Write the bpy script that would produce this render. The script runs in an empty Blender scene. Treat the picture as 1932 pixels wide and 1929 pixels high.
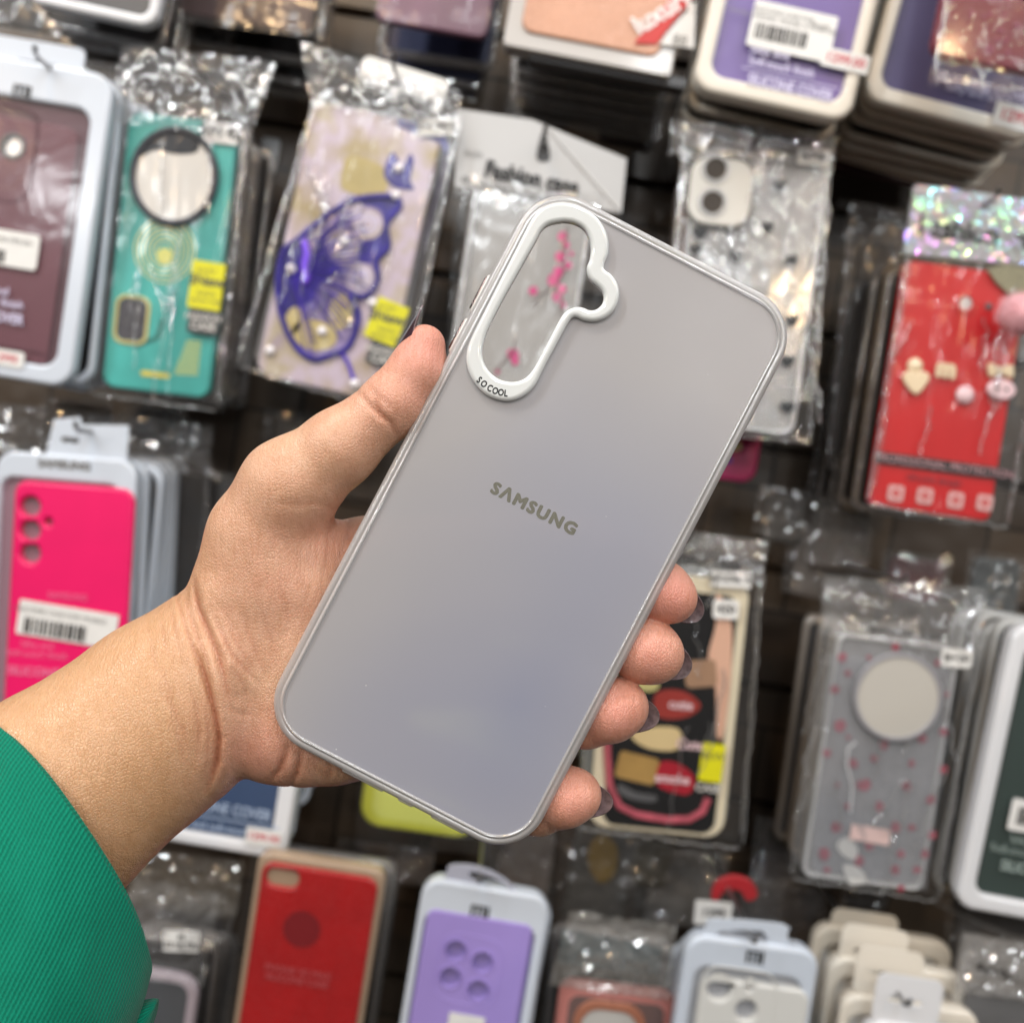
import bpy, math, random
import numpy as np
from mathutils import Vector, Matrix, noise as mnoise

scene = bpy.context.scene
# ---------------------------------------------------------------- camera
F = 1937.0                       # focal length in photo units (photo drawn 1932 units wide)
CU, CV = 966.0, 964.5
CAM = Vector((0.0, 0.0, 1.45))
ROLL, PITCH = math.radians(9.0), math.radians(-3.0)
_v = Vector((0, math.cos(PITCH), math.sin(PITCH)))
_r0 = Vector((1, 0, 0)); _u0 = _r0.cross(_v)
_r = _r0 * math.cos(ROLL) + _u0 * math.sin(ROLL)
_u = -_r0 * math.sin(ROLL) + _u0 * math.cos(ROLL)
CM = Matrix(((_r.x, _u.x, -_v.x, CAM.x), (_r.y, _u.y, -_v.y, CAM.y), (_r.z, _u.z, -_v.z, CAM.z), (0, 0, 0, 1)))
cd = bpy.data.cameras.new('camera'); cam = bpy.data.objects.new('camera', cd)
scene.collection.objects.link(cam); cam.matrix_world = CM; scene.camera = cam
cd.sensor_width = 36; cd.lens = 36 * F / 1932.0
cd.clip_start = 0.02; cd.clip_end = 50
D0 = 0.275                       # distance to the phone case
cd.dof.use_dof = True; cd.dof.focus_distance = D0; cd.dof.aperture_fstop = cd.lens / 3.4
cd.dof.aperture_blades = 0

# ---------------------------------------------------------------- render / colour
scene.render.engine = 'CYCLES'
scene.cycles.use_denoising = True
scene.cycles.max_bounces = 10
scene.cycles.transparent_max_bounces = 24
scene.cycles.transmission_bounces = 8
scene.cycles.glossy_bounces = 4
scene.cycles.diffuse_bounces = 3
scene.cycles.sample_clamp_indirect = 6
scene.cycles.caustics_reflective = False
scene.cycles.caustics_refractive = False
scene.view_settings.view_transform = 'Standard'
scene.view_settings.look = 'None'
scene.view_settings.exposure = 0.0
scene.view_settings.gamma = 1.0
scene.view_settings.use_curve_mapping = False

# ---------------------------------------------------------------- world: dim shop interior
W = bpy.data.worlds.new('World'); scene.world = W; W.use_nodes = True
nt = W.node_tree; nt.nodes.clear()
o_ = nt.nodes.new('ShaderNodeOutputWorld'); bg = nt.nodes.new('ShaderNodeBackground')
tc = nt.nodes.new('ShaderNodeTexCoord'); sx = nt.nodes.new('ShaderNodeSeparateXYZ'); cr = nt.nodes.new('ShaderNodeValToRGB')
nt.links.new(tc.outputs['Generated'], sx.inputs[0]); nt.links.new(sx.outputs['Z'], cr.inputs[0])
cr.color_ramp.elements[0].position = 0.0; cr.color_ramp.elements[0].color = (0.10, 0.085, 0.07, 1)
cr.color_ramp.elements[1].position = 0.75; cr.color_ramp.elements[1].color = (0.60, 0.60, 0.62, 1)
nt.links.new(cr.outputs[0], bg.inputs[0]); bg.inputs[1].default_value = 0.42
nt.links.new(bg.outputs[0], o_.inputs[0])

# ---------------------------------------------------------------- shop lamps (ceiling strips and small warm spots)
def lamp(name, loc, target, size, size_y, power, col):
    l = bpy.data.lights.new(name, 'AREA'); l.shape = 'RECTANGLE'; l.size = size; l.size_y = size_y
    l.energy = power; l.color = col
    o = bpy.data.objects.new(name, l); scene.collection.objects.link(o)
    o.location = loc; d = Vector(target) - Vector(loc)
    o.rotation_euler = d.to_track_quat('-Z', 'Y').to_euler()
    return o
COOL = (0.93, 0.97, 1.0); WARM = (1.0, 0.66, 0.34)
TG = (0, 0.5, 1.45)
lamp('ceiling_strip_lamp', (-1.25, -0.35, 2.75), TG, 0.12, 1.2, 25, COOL)
lamp('ceiling_strip_lamp', (0.15, -0.9, 2.85), TG, 0.12, 1.2, 10, COOL)
lamp('ceiling_strip_lamp', (1.35, -0.5, 2.75), TG, 0.12, 1.2, 9, COOL)
lamp('ceiling_strip_lamp', (-0.5, -2.4, 2.7), TG, 0.9, 0.10, 7, COOL)
lamp('ceiling_strip_lamp', (0.5, 0.25, 2.6), (0, .8, 1.3), 0.6, 0.06, 4, COOL)
for x_, y_, z_, p_, c_ in ((-0.8, -1.3, 2.5, 2.2, WARM), (-0.5, -0.2, 2.6, 1.8, WARM), (0.8, -1.1, 2.5, 1.8, WARM), (1.0, -2.5, 2.2, 2.0, WARM), (-1.9, -1.9, 2.2, 2.4, WARM),
                           (-0.2, -1.6, 2.3, 2.0, COOL), (0.5, -1.9, 2.0, 2.0, COOL), (-1.2, -1.1, 1.9, 1.8, COOL), (1.6, -1.2, 2.0, 2.0, COOL), (-2.2, -0.4, 2.1, 2.2, COOL), (0.3, -3.0, 1.8, 2.6, COOL)):
    lamp('ceiling_spot_lamp', (x_, y_, z_), TG, 0.045, 0.045, p_ * 1.7, c_)

# ================================================================ helpers
def lin(c):
    return tuple(((x / 255.0) / 12.92 if x / 255.0 <= 0.04045 else ((x / 255.0 + 0.055) / 1.055) ** 2.4) for x in c)
_mats = {}
def setp(b, **k):
    for n, v in k.items():
        n = n.replace('_', ' ')
        for i in b.inputs:
            if i.name.lower() == n.lower():
                i.default_value = v; break
def mat(name, col, rough=0.45, spec=0.5, metal=0.0, bump=0.0, bscale=400.0, var=0.0, vscale=30.0, coat=0.0, trans=0.0, alpha=1.0, sheen=0.0, film=0.0, flake=0.0):
    if name in _mats: return _mats[name]
    m = bpy.data.materials.new(name); m.use_nodes = True
    t = m.node_tree; b = t.nodes['Principled BSDF']
    c = lin(col) if max(col) > 1.0 else tuple(col)
    setp(b, Base_Color=(*c, 1), Roughness=rough, Metallic=metal, Specular_IOR_Level=spec, Coat_Weight=coat, Transmission_Weight=trans, Alpha=alpha, Sheen_Weight=sheen, Coat_Roughness=0.08)
    if film: setp(b, Thin_Film_Thickness=film, Thin_Film_IOR=1.5)
    tcn = t.nodes.new('ShaderNodeTexCoord')
    if var:
        n = t.nodes.new('ShaderNodeTexNoise'); n.inputs['Scale'].default_value = vscale; n.inputs['Detail'].default_value = 4
        t.links.new(tcn.outputs['Object'], n.inputs['Vector'])
        r = t.nodes.new('ShaderNodeValToRGB'); t.links.new(n.outputs[0], r.inputs[0])
        r.color_ramp.elements[0].position = 0.3; r.color_ramp.elements[1].position = 0.7
        r.color_ramp.elements[0].color = (*[max(0, x * (1 - var)) for x in c], 1)
        r.color_ramp.elements[1].color = (*[min(1, x * (1 + var)) for x in c], 1)
        t.links.new(r.outputs[0], b.inputs['Base Color'])
    if flake:
        vn = t.nodes.new('ShaderNodeTexVoronoi'); vn.inputs['Scale'].default_value = 900
        t.links.new(tcn.outputs['Object'], vn.inputs['Vector'])
        r = t.nodes.new('ShaderNodeMapRange'); r.inputs[3].default_value = c[0] * 0 + 0.15; r.inputs[4].default_value = 0.7
        t.links.new(vn.outputs['Color'], r.inputs[0]); t.links.new(r.outputs[0], b.inputs['Roughness'])
        bp = t.nodes.new('ShaderNodeBump'); bp.inputs['Strength'].default_value = flake; bp.inputs['Distance'].default_value = 0.0008
        t.links.new(vn.outputs['Color'], bp.inputs['Height']); t.links.new(bp.outputs[0], b.inputs['Normal'])
    elif bump:
        n2 = t.nodes.new('ShaderNodeTexNoise'); n2.inputs['Scale'].default_value = bscale; n2.inputs['Detail'].default_value = 3
        t.links.new(tcn.outputs['Object'], n2.inputs['Vector'])
        bp = t.nodes.new('ShaderNodeBump'); bp.inputs['Strength'].default_value = bump; bp.inputs['Distance'].default_value = 0.001
        t.links.new(n2.outputs[0], bp.inputs['Height']); t.links.new(bp.outputs[0], b.inputs['Normal'])
    _mats[name] = m; return m
def film(name, gloss=0.10, haze=0.05, rough=0.08, tint=(1, 1, 1), bump=0.3, bscale=60, iri=False, hcol=(0.8, 0.8, 0.8), stretch=(1, 1, 1), gr=0.30):
    """clear plastic film: see-through, thin haze, fresnel gloss with its own wrinkles"""
    if name in _mats: return _mats[name]
    m = bpy.data.materials.new(name); m.use_nodes = True; t = m.node_tree; t.nodes.clear()
    N = t.nodes.new; L = t.links.new
    out = N('ShaderNodeOutputMaterial'); tr = N('ShaderNodeBsdfTransparent'); tr.inputs[0].default_value = (*tint, 1)
    gl = N('ShaderNodeBsdfGlossy'); gl.inputs['Roughness'].default_value = rough; gl.inputs[0].default_value = (1, 1, 1, 1)
    df = N('ShaderNodeBsdfDiffuse'); df.inputs[0].default_value = (*hcol, 1)
    lw = N('ShaderNodeLayerWeight'); lw.inputs['Blend'].default_value = 0.25
    tcn = N('ShaderNodeTexCoord'); mp = N('ShaderNodeMapping'); mp.inputs['Scale'].default_value = stretch
    nz = N('ShaderNodeTexNoise'); nz.inputs['Scale'].default_value = bscale; nz.inputs['Detail'].default_value = 2; nz.inputs['Distortion'].default_value = 0.8
    L(tcn.outputs['Object'], mp.inputs[0]); L(mp.outputs[0], nz.inputs['Vector'])
    bp = N('ShaderNodeBump'); bp.inputs['Strength'].default_value = bump; bp.inputs['Distance'].default_value = 0.004
    L(nz.outputs[0], bp.inputs['Height'])
    L(bp.outputs[0], gl.inputs['Normal']); L(bp.outputs[0], lw.inputs['Normal'])
    mr = N('ShaderNodeMapRange'); mr.inputs[3].default_value = gloss; mr.inputs[4].default_value = min(1, gloss + gr)
    L(lw.outputs['Fresnel'], mr.inputs[0])
    if iri:
        n3 = N('ShaderNodeTexNoise'); n3.inputs['Scale'].default_value = 45; n3.inputs['Distortion'].default_value = 2.0
        L(tcn.outputs['Object'], n3.inputs['Vector'])
        ad = N('ShaderNodeMath'); ad.operation = 'MULTIPLY_ADD'; ad.inputs[1].default_value = 3.0
        L(n3.outputs[0], ad.inputs[0]); L(lw.outputs['Facing'], ad.inputs[2])
        hs = N('ShaderNodeCombineColor'); hs.mode = 'HSV'; hs.inputs[1].default_value = 0.75; hs.inputs[2].default_value = 1.0
        fr = N('ShaderNodeMath'); fr.operation = 'FRACT'; L(ad.outputs[0], fr.inputs[0]); L(fr.outputs[0], hs.inputs[0])
        L(hs.outputs[0], gl.inputs[0])
    m1 = N('ShaderNodeMixShader'); m1.inputs[0].default_value = haze; L(tr.outputs[0], m1.inputs[1]); L(df.outputs[0], m1.inputs[2])
    m2 = N('ShaderNodeMixShader'); L(mr.outputs[0], m2.inputs[0]); L(m1.outputs[0], m2.inputs[1]); L(gl.outputs[0], m2.inputs[2])
    L(m2.outputs[0], out.inputs[0]); _mats[name] = m; return m

def link(name, me, m=None, parent=None):
    o = bpy.data.objects.new(name, me); scene.collection.objects.link(o)
    if m is not None and len(me.materials) == 0: me.materials.append(m)
    if parent is not None: o.parent = parent
    return o
def tag(o, label=None, cat=None, group=None, kind=None):
    if label: o['label'] = label
    if cat: o['category'] = cat
    if group: o['group'] = group
    if kind: o['kind'] = kind
    return o
def empty(name, M):
    o = bpy.data.objects.new(name, None); scene.collection.objects.link(o); o.matrix_world = M; o.empty_display_size = 0.02
    return o
def smooth(me, ang=35):
    for p in me.polygons: p.use_smooth = True
    try: me.set_sharp_from_angle(angle=math.radians(ang))
    except Exception: pass
def mesh(name, V, Fc, m, parent, sm=True, ang=35):
    me = bpy.data.meshes.new(name); me.from_pydata([tuple(v) for v in V], [], [tuple(f) for f in Fc]); me.update()
    if sm: smooth(me, ang)
    return link(name, me, m, parent)
def rrect(w, h, r, cx=0, cy=0, n=6, rot=0):
    P = []
    r = min(r, w / 2 - 1e-6, h / 2 - 1e-6)
    for (sx_, sy_, a0) in ((1, 1, 0), (-1, 1, 90), (-1, -1, 180), (1, -1, 270)):
        for i in range(n + 1):
            a = math.radians(a0 + 90 * i / n)
            P.append((sx_ * (w / 2 - r) + r * math.cos(a), sy_ * (h / 2 - r) + r * math.sin(a)))
    c, s = math.cos(rot), math.sin(rot)
    return [(cx + x * c - y * s, cy + x * s + y * c) for x, y in P]
def circ(cx, cy, r, n=28, ry=None):
    ry = ry or r
    return [(cx + r * math.cos(2 * math.pi * i / n), cy + ry * math.sin(2 * math.pi * i / n)) for i in range(n)]
def catmull(P, n=5, closed=True):
    out = []; N_ = len(P)
    rng = range(N_) if closed else range(N_ - 1)
    for i in rng:
        g = lambda j: np.array(P[j % N_] if closed else P[max(0, min(N_ - 1, j))], float)
        p0, p1, p2, p3 = g(i - 1), g(i), g(i + 1), g(i + 2)
        for k in range(n):
            t = k / n
            out.append(tuple(0.5 * ((2 * p1) + (-p0 + p2) * t + (2 * p0 - 5 * p1 + 4 * p2 - p3) * t * t + (-p0 + 3 * p1 - 3 * p2 + p3) * t ** 3)))
    if not closed: out.append(tuple(P[-1]))
    return out
def curve_mesh(name, loops, t, bevel=0.0, res=2):
    """outline loops (holes allowed) -> solid plate lying from z=0 down to z=-t"""
    cu = bpy.data.curves.new(name, 'CURVE'); cu.dimensions = '2D'; cu.fill_mode = 'BOTH'
    bevel = min(bevel, t * 0.49)
    cu.extrude = t / 2 - bevel; cu.bevel_depth = bevel; cu.bevel_resolution = res; cu.offset = -bevel
    for lp in loops:
        s = cu.splines.new('POLY'); s.points.add(len(lp) - 1); s.use_cyclic_u = True
        for i, p in enumerate(lp): s.points[i].co = (p[0], p[1], 0, 1)
    ob = bpy.data.objects.new(name, cu)
    me = bpy.data.meshes.new_from_object(ob); me.name = name
    bpy.data.objects.remove(ob); bpy.data.curves.remove(cu)
    me.transform(Matrix.Translation((0, 0, -t / 2)))
    return me
FRONT = Matrix(((1, 0, 0, 0), (0, 0, -1, 0), (0, 1, 0, 0), (0, 0, 0, 1)))   # curve plane -> vertical, face to -Y
def text_mesh(s, size, bold=0.0, ext=0.0, space=1.0, shear=0.0):
    cu = bpy.data.curves.new('txt', 'FONT'); cu.body = s; cu.size = size; cu.align_x = 'CENTER'; cu.align_y = 'CENTER'
    cu.offset = bold * size; cu.extrude = ext; cu.space_character = space; cu.resolution_u = 3; cu.shear = shear
    ob = bpy.data.objects.new('txt', cu); me = bpy.data.meshes.new_from_object(ob)
    bpy.data.objects.remove(ob); bpy.data.curves.remove(cu)
    return me

def bold_text(s, size, b, z=0.004, **k):
    import bmesh
    bm = bmesh.new()
    for i, (dx, dy) in enumerate(((0, 0), (b, 0), (-b, 0), (0, b), (0, -b), (b*.7, b*.7), (-b*.7, b*.7), (b*.7, -b*.7), (-b*.7, -b*.7))):
        m_ = text_mesh(s, size, **k); m_.transform(Matrix.Translation((dx, dy, i * (z * size * 0.2 if z else 0.00002)))); bm.from_mesh(m_); bpy.data.meshes.remove(m_)
    me = bpy.data.meshes.new('lettering'); bm.to_mesh(me); bm.free(); return me

# ---------------------------------------------------------------- common materials
M_white = mat('white_plastic', (222, 222, 224), 0.3, bump=0.05, bscale=60, coat=0.3)
M_cool = mat('bluish_white_plastic', (205, 212, 222), 0.25, bump=0.05, bscale=60, coat=0.4)
M_cream = mat('cream_plastic', (226, 218, 204), 0.35, bump=0.05, coat=0.3)
M_beige = mat('beige_plastic_edge', (176, 160, 138), 0.4, var=0.1)
M_paper = mat('white_paper', (228, 226, 222), 0.6, var=0.04, vscale=60)
M_black = mat('black_ink', (26, 25, 27), 0.5)
M_dark = mat('dark_plastic', (34, 31, 31), 0.35, var=0.3, vscale=20)
M_grey = mat('smoky_plastic', (84, 84, 86), 0.3, var=0.2, vscale=20)
M_lilacink = mat('pale_lilac_ink', (206, 200, 226), 0.5)
M_yellow = mat('yellow_label', (214, 208, 22), 0.45, var=0.05)
M_charc = mat('charcoal_label', (66, 68, 70), 0.45)
M_metal = mat('hook_steel', (150, 150, 150), 0.3, metal=0.9)
M_lens = mat('lens_hole', (92, 84, 80), 0.3, var=0.25, vscale=60)
M_pearl = mat('pearl', (236, 230, 232), 0.12, coat=0.8)
M_mir = mat('mirror_disc', (206, 202, 196), 0.35, metal=0.15, var=0.04)
F_clear = film('clear_window', gloss=0.006, haze=0.02, rough=0.12, bump=0.10, bscale=30, gr=0.14)
F_bag = film('bag_film', gr=0.20, gloss=0.015, haze=0.015, rough=0.12, bump=0.5, bscale=30, stretch=(2.5, 1, 0.5))
F_crink = film('crinkled_film', gloss=0.085, haze=0.08, rough=0.04, gr=0.16, bump=0.35, bscale=90)
F_holo = film('holographic_film', gloss=0.14, haze=0.48, rough=0.10, bump=0.25, bscale=60, iri=True, hcol=(0.75, 0.74, 0.76))
F_dark = film('smoky_bag_film', gloss=0.05, haze=0.10, rough=0.14, bump=0.6, bscale=40, hcol=(0.45, 0.42, 0.4))
F_seam = film('folded_seam_film', gloss=0.34, haze=0.20, rough=0.08, bump=0.6, bscale=120)
F_case = film('clear_case_plastic', gloss=0.09, haze=0.30, rough=0.12, bump=0.2, bscale=20, hcol=(0.76, 0.75, 0.74))

# ================================================================ HERO: phone case held in the hand
CASE_M = CM @ Matrix.Translation((0, 0, -D0))      # millimetre frame on the focus plane, seen square on
S7 = F / 275.0                                     # photo units per millimetre there
ax = math.radians(27.5)
pv = (math.cos(ax), math.sin(ax)); av = (math.sin(ax), -math.cos(ax))
CC = (1001.0, 981.0)
def CL(u, v):                                      # photo point -> case-local millimetres
    d = (u - CC[0], v - CC[1])
    return ((d[0] * pv[0] + d[1] * pv[1]) / S7, (d[0] * av[0] + d[1] * av[1]) / S7)
case = empty('phone_case', CASE_M @ Matrix.Translation(((CC[0] - CU) / S7 / 1000, (CV - CC[1]) / S7 / 1000, 0)) @ Matrix.Rotation(-ax, 4, 'Z') @ Matrix.Scale(0.001, 4))
tag(case, 'frosted translucent grey phone case with white camera ring held in the hand', 'phone case')
CW, CH, CR = 80.0, 165.5, 13.5

def m_frost():
    m = bpy.data.materials.new('frosted_satin_panel'); m.use_nodes = True; t = m.node_tree; b = t.nodes['Principled BSDF']
    N = t.nodes.new; L = t.links.new
    tcn = N('ShaderNodeTexCoord'); n = N('ShaderNodeTexNoise'); n.inputs['Scale'].default_value = 0.014; n.inputs['Detail'].default_value = 1.0
    L(tcn.outputs['Object'], n.inputs['Vector'])
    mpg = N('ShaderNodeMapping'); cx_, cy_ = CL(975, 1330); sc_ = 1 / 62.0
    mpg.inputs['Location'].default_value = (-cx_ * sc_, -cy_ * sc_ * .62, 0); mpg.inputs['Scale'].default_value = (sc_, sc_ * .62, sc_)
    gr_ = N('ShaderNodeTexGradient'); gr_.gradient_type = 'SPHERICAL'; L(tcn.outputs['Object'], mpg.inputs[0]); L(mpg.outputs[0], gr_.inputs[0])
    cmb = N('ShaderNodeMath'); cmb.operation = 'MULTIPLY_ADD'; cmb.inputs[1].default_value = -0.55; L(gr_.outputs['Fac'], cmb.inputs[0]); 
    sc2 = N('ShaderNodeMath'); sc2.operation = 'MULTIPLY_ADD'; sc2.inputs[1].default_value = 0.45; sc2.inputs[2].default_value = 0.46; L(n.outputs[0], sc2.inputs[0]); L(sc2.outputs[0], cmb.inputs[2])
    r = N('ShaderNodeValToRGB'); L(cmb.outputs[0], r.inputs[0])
    r.color_ramp.elements[0].position = 0.18; r.color_ramp.elements[0].color = (*lin((172, 176, 197)), 1)  # lower centre darker and bluer: pearl tint and angle shading put into colour
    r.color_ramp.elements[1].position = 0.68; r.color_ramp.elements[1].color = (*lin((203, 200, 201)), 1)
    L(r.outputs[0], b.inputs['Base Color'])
    setp(b, Roughness=0.40, Transmission_Weight=0.42, IOR=1.25, Specular_IOR_Level=0.4, Coat_Weight=0.25, Coat_Roughness=0.28)
    n2 = N('ShaderNodeTexNoise'); n2.inputs['Scale'].default_value = 9.0; n2.inputs['Detail'].default_value = 2
    L(tcn.outputs['Object'], n2.inputs['Vector'])
    vd = N('ShaderNodeTexVoronoi'); vd.inputs['Scale'].default_value = 0.11; L(tcn.outputs['Object'], vd.inputs['Vector'])
    th = N('ShaderNodeMath'); th.operation = 'LESS_THAN'; th.inputs[1].default_value = 0.022; L(vd.outputs['Distance'], th.inputs[0])
    sm = N('ShaderNodeTexNoise'); sm.inputs['Scale'].default_value = 0.05; sm.inputs['Detail'].default_value = 6; sm.inputs['Distortion'].default_value = 1.2; L(tcn.outputs['Object'], sm.inputs['Vector'])
    mr2 = N('ShaderNodeMapRange'); mr2.inputs[1].default_value = 0.35; mr2.inputs[2].default_value = 0.7; mr2.inputs[3].default_value = 0.36; mr2.inputs[4].default_value = 0.50; L(sm.outputs[0], mr2.inputs[0]); L(mr2.outputs[0], b.inputs['Roughness'])
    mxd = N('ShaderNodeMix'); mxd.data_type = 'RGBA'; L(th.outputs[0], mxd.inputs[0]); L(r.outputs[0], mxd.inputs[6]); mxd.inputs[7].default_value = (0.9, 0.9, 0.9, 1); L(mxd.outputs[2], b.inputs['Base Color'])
    bp = N('ShaderNodeBump'); bp.inputs['Strength'].default_value = 0.10; bp.inputs['Distance'].default_value = 0.00005
    L(n2.outputs[0], bp.inputs['Height']); L(bp.outputs[0], b.inputs['Normal'])
    return m
def m_rim():
    m = bpy.data.materials.new('clear_flexible_rim'); m.use_nodes = True; t = m.node_tree; t.nodes.clear()
    N = t.nodes.new; L = t.links.new
    out = N('ShaderNodeOutputMaterial'); tr = N('ShaderNodeBsdfTransparent'); tr.inputs[0].default_value = (0.97, 0.965, 0.96, 1)
    df = N('ShaderNodeBsdfTranslucent'); df.inputs[0].default_value = (0.9, 0.89, 0.9, 1); d2 = N('ShaderNodeBsdfDiffuse'); d2.inputs[0].default_value = (0.94, 0.92, 0.91, 1)
    gl = N('ShaderNodeBsdfGlossy'); gl.inputs['Roughness'].default_value = 0.20
    lw = N('ShaderNodeFresnel'); lw.inputs[0].default_value = 1.50
    tcn = N('ShaderNodeTexCoord'); n2 = N('ShaderNodeTexNoise'); n2.inputs['Scale'].default_value = 0.20; n2.inputs['Detail'].default_value = 1
    L(tcn.outputs['Object'], n2.inputs['Vector'])
    bp = N('ShaderNodeBump'); bp.inputs['Strength'].default_value = 0.25; bp.inputs['Distance'].default_value = 0.0003
    L(n2.outputs[0], bp.inputs['Height']); L(bp.outputs[0], gl.inputs['Normal']); L(bp.outputs[0], lw.inputs['Normal'])
    m0 = N('ShaderNodeMixShader'); m0.inputs[0].default_value = 0.75; L(df.outputs[0], m0.inputs[1]); L(d2.outputs[0], m0.inputs[2])
    mr = N('ShaderNodeMapRange'); mr.inputs[3].default_value = 0.42; mr.inputs[4].default_value = 0.80; L(lw.outputs[0], mr.inputs[0])
    m1 = N('ShaderNodeMixShader'); L(mr.outputs[0], m1.inputs[0]); L(tr.outputs[0], m1.inputs[1]); L(m0.outputs[0], m1.inputs[2])
    mg = N('ShaderNodeMath'); mg.operation = 'MULTIPLY_ADD'; mg.inputs[1].default_value = 0.55; mg.inputs[2].default_value = 0.10; L(lw.outputs[0], mg.inputs[0])
    m2 = N('ShaderNodeMixShader'); L(mg.outputs[0], m2.inputs[0]); L(m1.outputs[0], m2.inputs[1]); L(gl.outputs[0], m2.inputs[2])
    L(m2.outputs[0], out.inputs[0]); return m
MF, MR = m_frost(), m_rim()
M_ring = mat('glossy_white_ring', (222, 225, 224), 0.10, spec=0.6, coat=0.9)

ZO = lambda x, y: CL(x / 4.312 + 830.6, y / 4.312 + 351.4)
outer = [(1000,140),(1110,160),(1200,205),(1285,275),(1340,360),(1366,460),(1362,560),(1335,635),(1335,685),(1385,720),(1430,780),(1452,850),(1448,930),(1410,1015),(1340,1078),(1250,1106),(1165,1096),(1105,1072),(1068,1080),(1035,1125),(980,1225),(930,1320),(870,1430),(820,1530),(780,1610),(720,1680),(640,1730),(550,1752),(450,1735),(350,1682),(270,1590),(225,1490),(212,1390),(228,1300),(275,1190),(400,940),(545,655),(690,370),(745,270),(820,192),(910,150)]
inner = [(980,300),(880,322),(820,375),(780,450),(640,700),(500,950),(400,1150),(357,1270),(345,1370),(365,1450),(410,1518),(480,1570),(560,1592),(640,1585),(705,1550),(755,1490),(800,1410),(870,1275),(930,1160),(990,1055),(1040,1008),(1100,987),(1160,992),(1210,1012),(1262,1008),(1308,970),(1328,915),(1315,860),(1270,812),(1220,772),(1195,722),(1190,662),(1213,600),(1222,515),(1205,425),(1160,352),(1090,312),(1030,300)]
outer = catmull([ZO(*p) for p in outer], 4); inner = catmull([ZO(*p) for p in inner], 4)
mid = [(p[0], p[1]) for p in inner]
cxy = np.mean(np.array(inner), axis=0)
def grow(P, d):
    A = np.array(P); T = np.roll(A, -1, 0) - np.roll(A, 1, 0); T /= np.linalg.norm(T, axis=1)[:, None] + 1e-9
    Nn = np.stack([T[:, 1], -T[:, 0]], 1)
    area = 0.5 * np.sum(A[:, 0] * np.roll(A[:, 1], -1) - np.roll(A[:, 0], -1) * A[:, 1])
    return [tuple(x) for x in (A + Nn * d * (1 if area > 0 else -1))]
panel_out = rrect(CW - 5.4, CH - 5.4, CR - 2.7, n=14)
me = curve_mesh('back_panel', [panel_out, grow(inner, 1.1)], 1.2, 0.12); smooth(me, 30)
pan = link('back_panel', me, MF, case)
me = curve_mesh('camera_ring', [outer, inner], 3.6, 1.15, 4); me.transform(Matrix.Translation((0, 0, 1.9))); smooth(me, 60)
ring = link('camera_ring', me, M_ring, case)
# raised flat lip carrying the lettering + SO COOL letters following the curve
for ch, x, y, a in (('S', 318, 1583, -38), ('O', 356, 1616, -33), ('C', 404, 1650, -25), ('O', 448, 1672, -19), ('O', 494, 1685, -12), ('L', 534, 1692, -6)):
    tm = bold_text(ch, 2.45, 0.10, ext=0.01); tm.transform(Matrix.Diagonal((0.80, 1, 1, 1)))
    px, py = ZO(x, y)
    tm.transform(Matrix.Translation((px, py, 1.925)) @ Matrix.Rotation(math.radians(a) + ax, 4, 'Z'))
    link('letter', tm, M_black, ring)
# clear rim: profile swept round the outline
def sweep(name, path, prof, m, parent, closed=True):
    A = np.array(path); n = len(A)
    T = np.roll(A, -1, 0) - np.roll(A, 1, 0); T /= np.linalg.norm(T, axis=1)[:, None]
    Nn = np.stack([T[:, 1], -T[:, 0]], 1)
    V = []; Fc = []; k = len(prof)
    for i in range(n):
        for (o, z) in prof: V.append((A[i, 0] + Nn[i, 0] * o, A[i, 1] + Nn[i, 1] * o, z))
    for i in range(n):
        for j in range(k):
            Fc.append((i * k + j, ((i + 1) % n) * k + j, ((i + 1) % n) * k + (j + 1) % k, i * k + (j + 1) % k))
    return mesh(name, V, Fc, m, parent, True, 50)
def dense(P, step=1.5):
    out = []
    for i in range(len(P)):
        a, b = np.array(P[i]), np.array(P[(i + 1) % len(P)]); L = np.linalg.norm(b - a); k = max(1, int(L / step))
        for j in range(k): out.append(tuple(a + (b - a) * j / k))
    return out
rimpath = dense(rrect(CW, CH, CR, n=16))
def prof(scale=1): return [(-2.5, -0.03), (-2.35, 0.42), (-2.05, 0.62), (-1.75, 0.45), (-1.55, 0.18), (-1.2, 0.30), (-0.85, 0.30), (-0.35, -0.15), (0.0, -1.0), (0.25, -2.2), (0.2, -3.0), (0.05, -3.6), (0.12, -6.4), (-0.15, -8.2), (-0.7, -9.0), (-1.3, -9.1), (-1.7, -8.6), (-1.5, -7.8), (-1.15, -7.0), (-1.1, -3.0), (-1.4, -1.8), (-2.45, -1.25)][::-1]
sweep('rim', rimpath, [(o * 1.22 if o < 0 else o, z) for o, z in prof()], MR, case)
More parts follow.
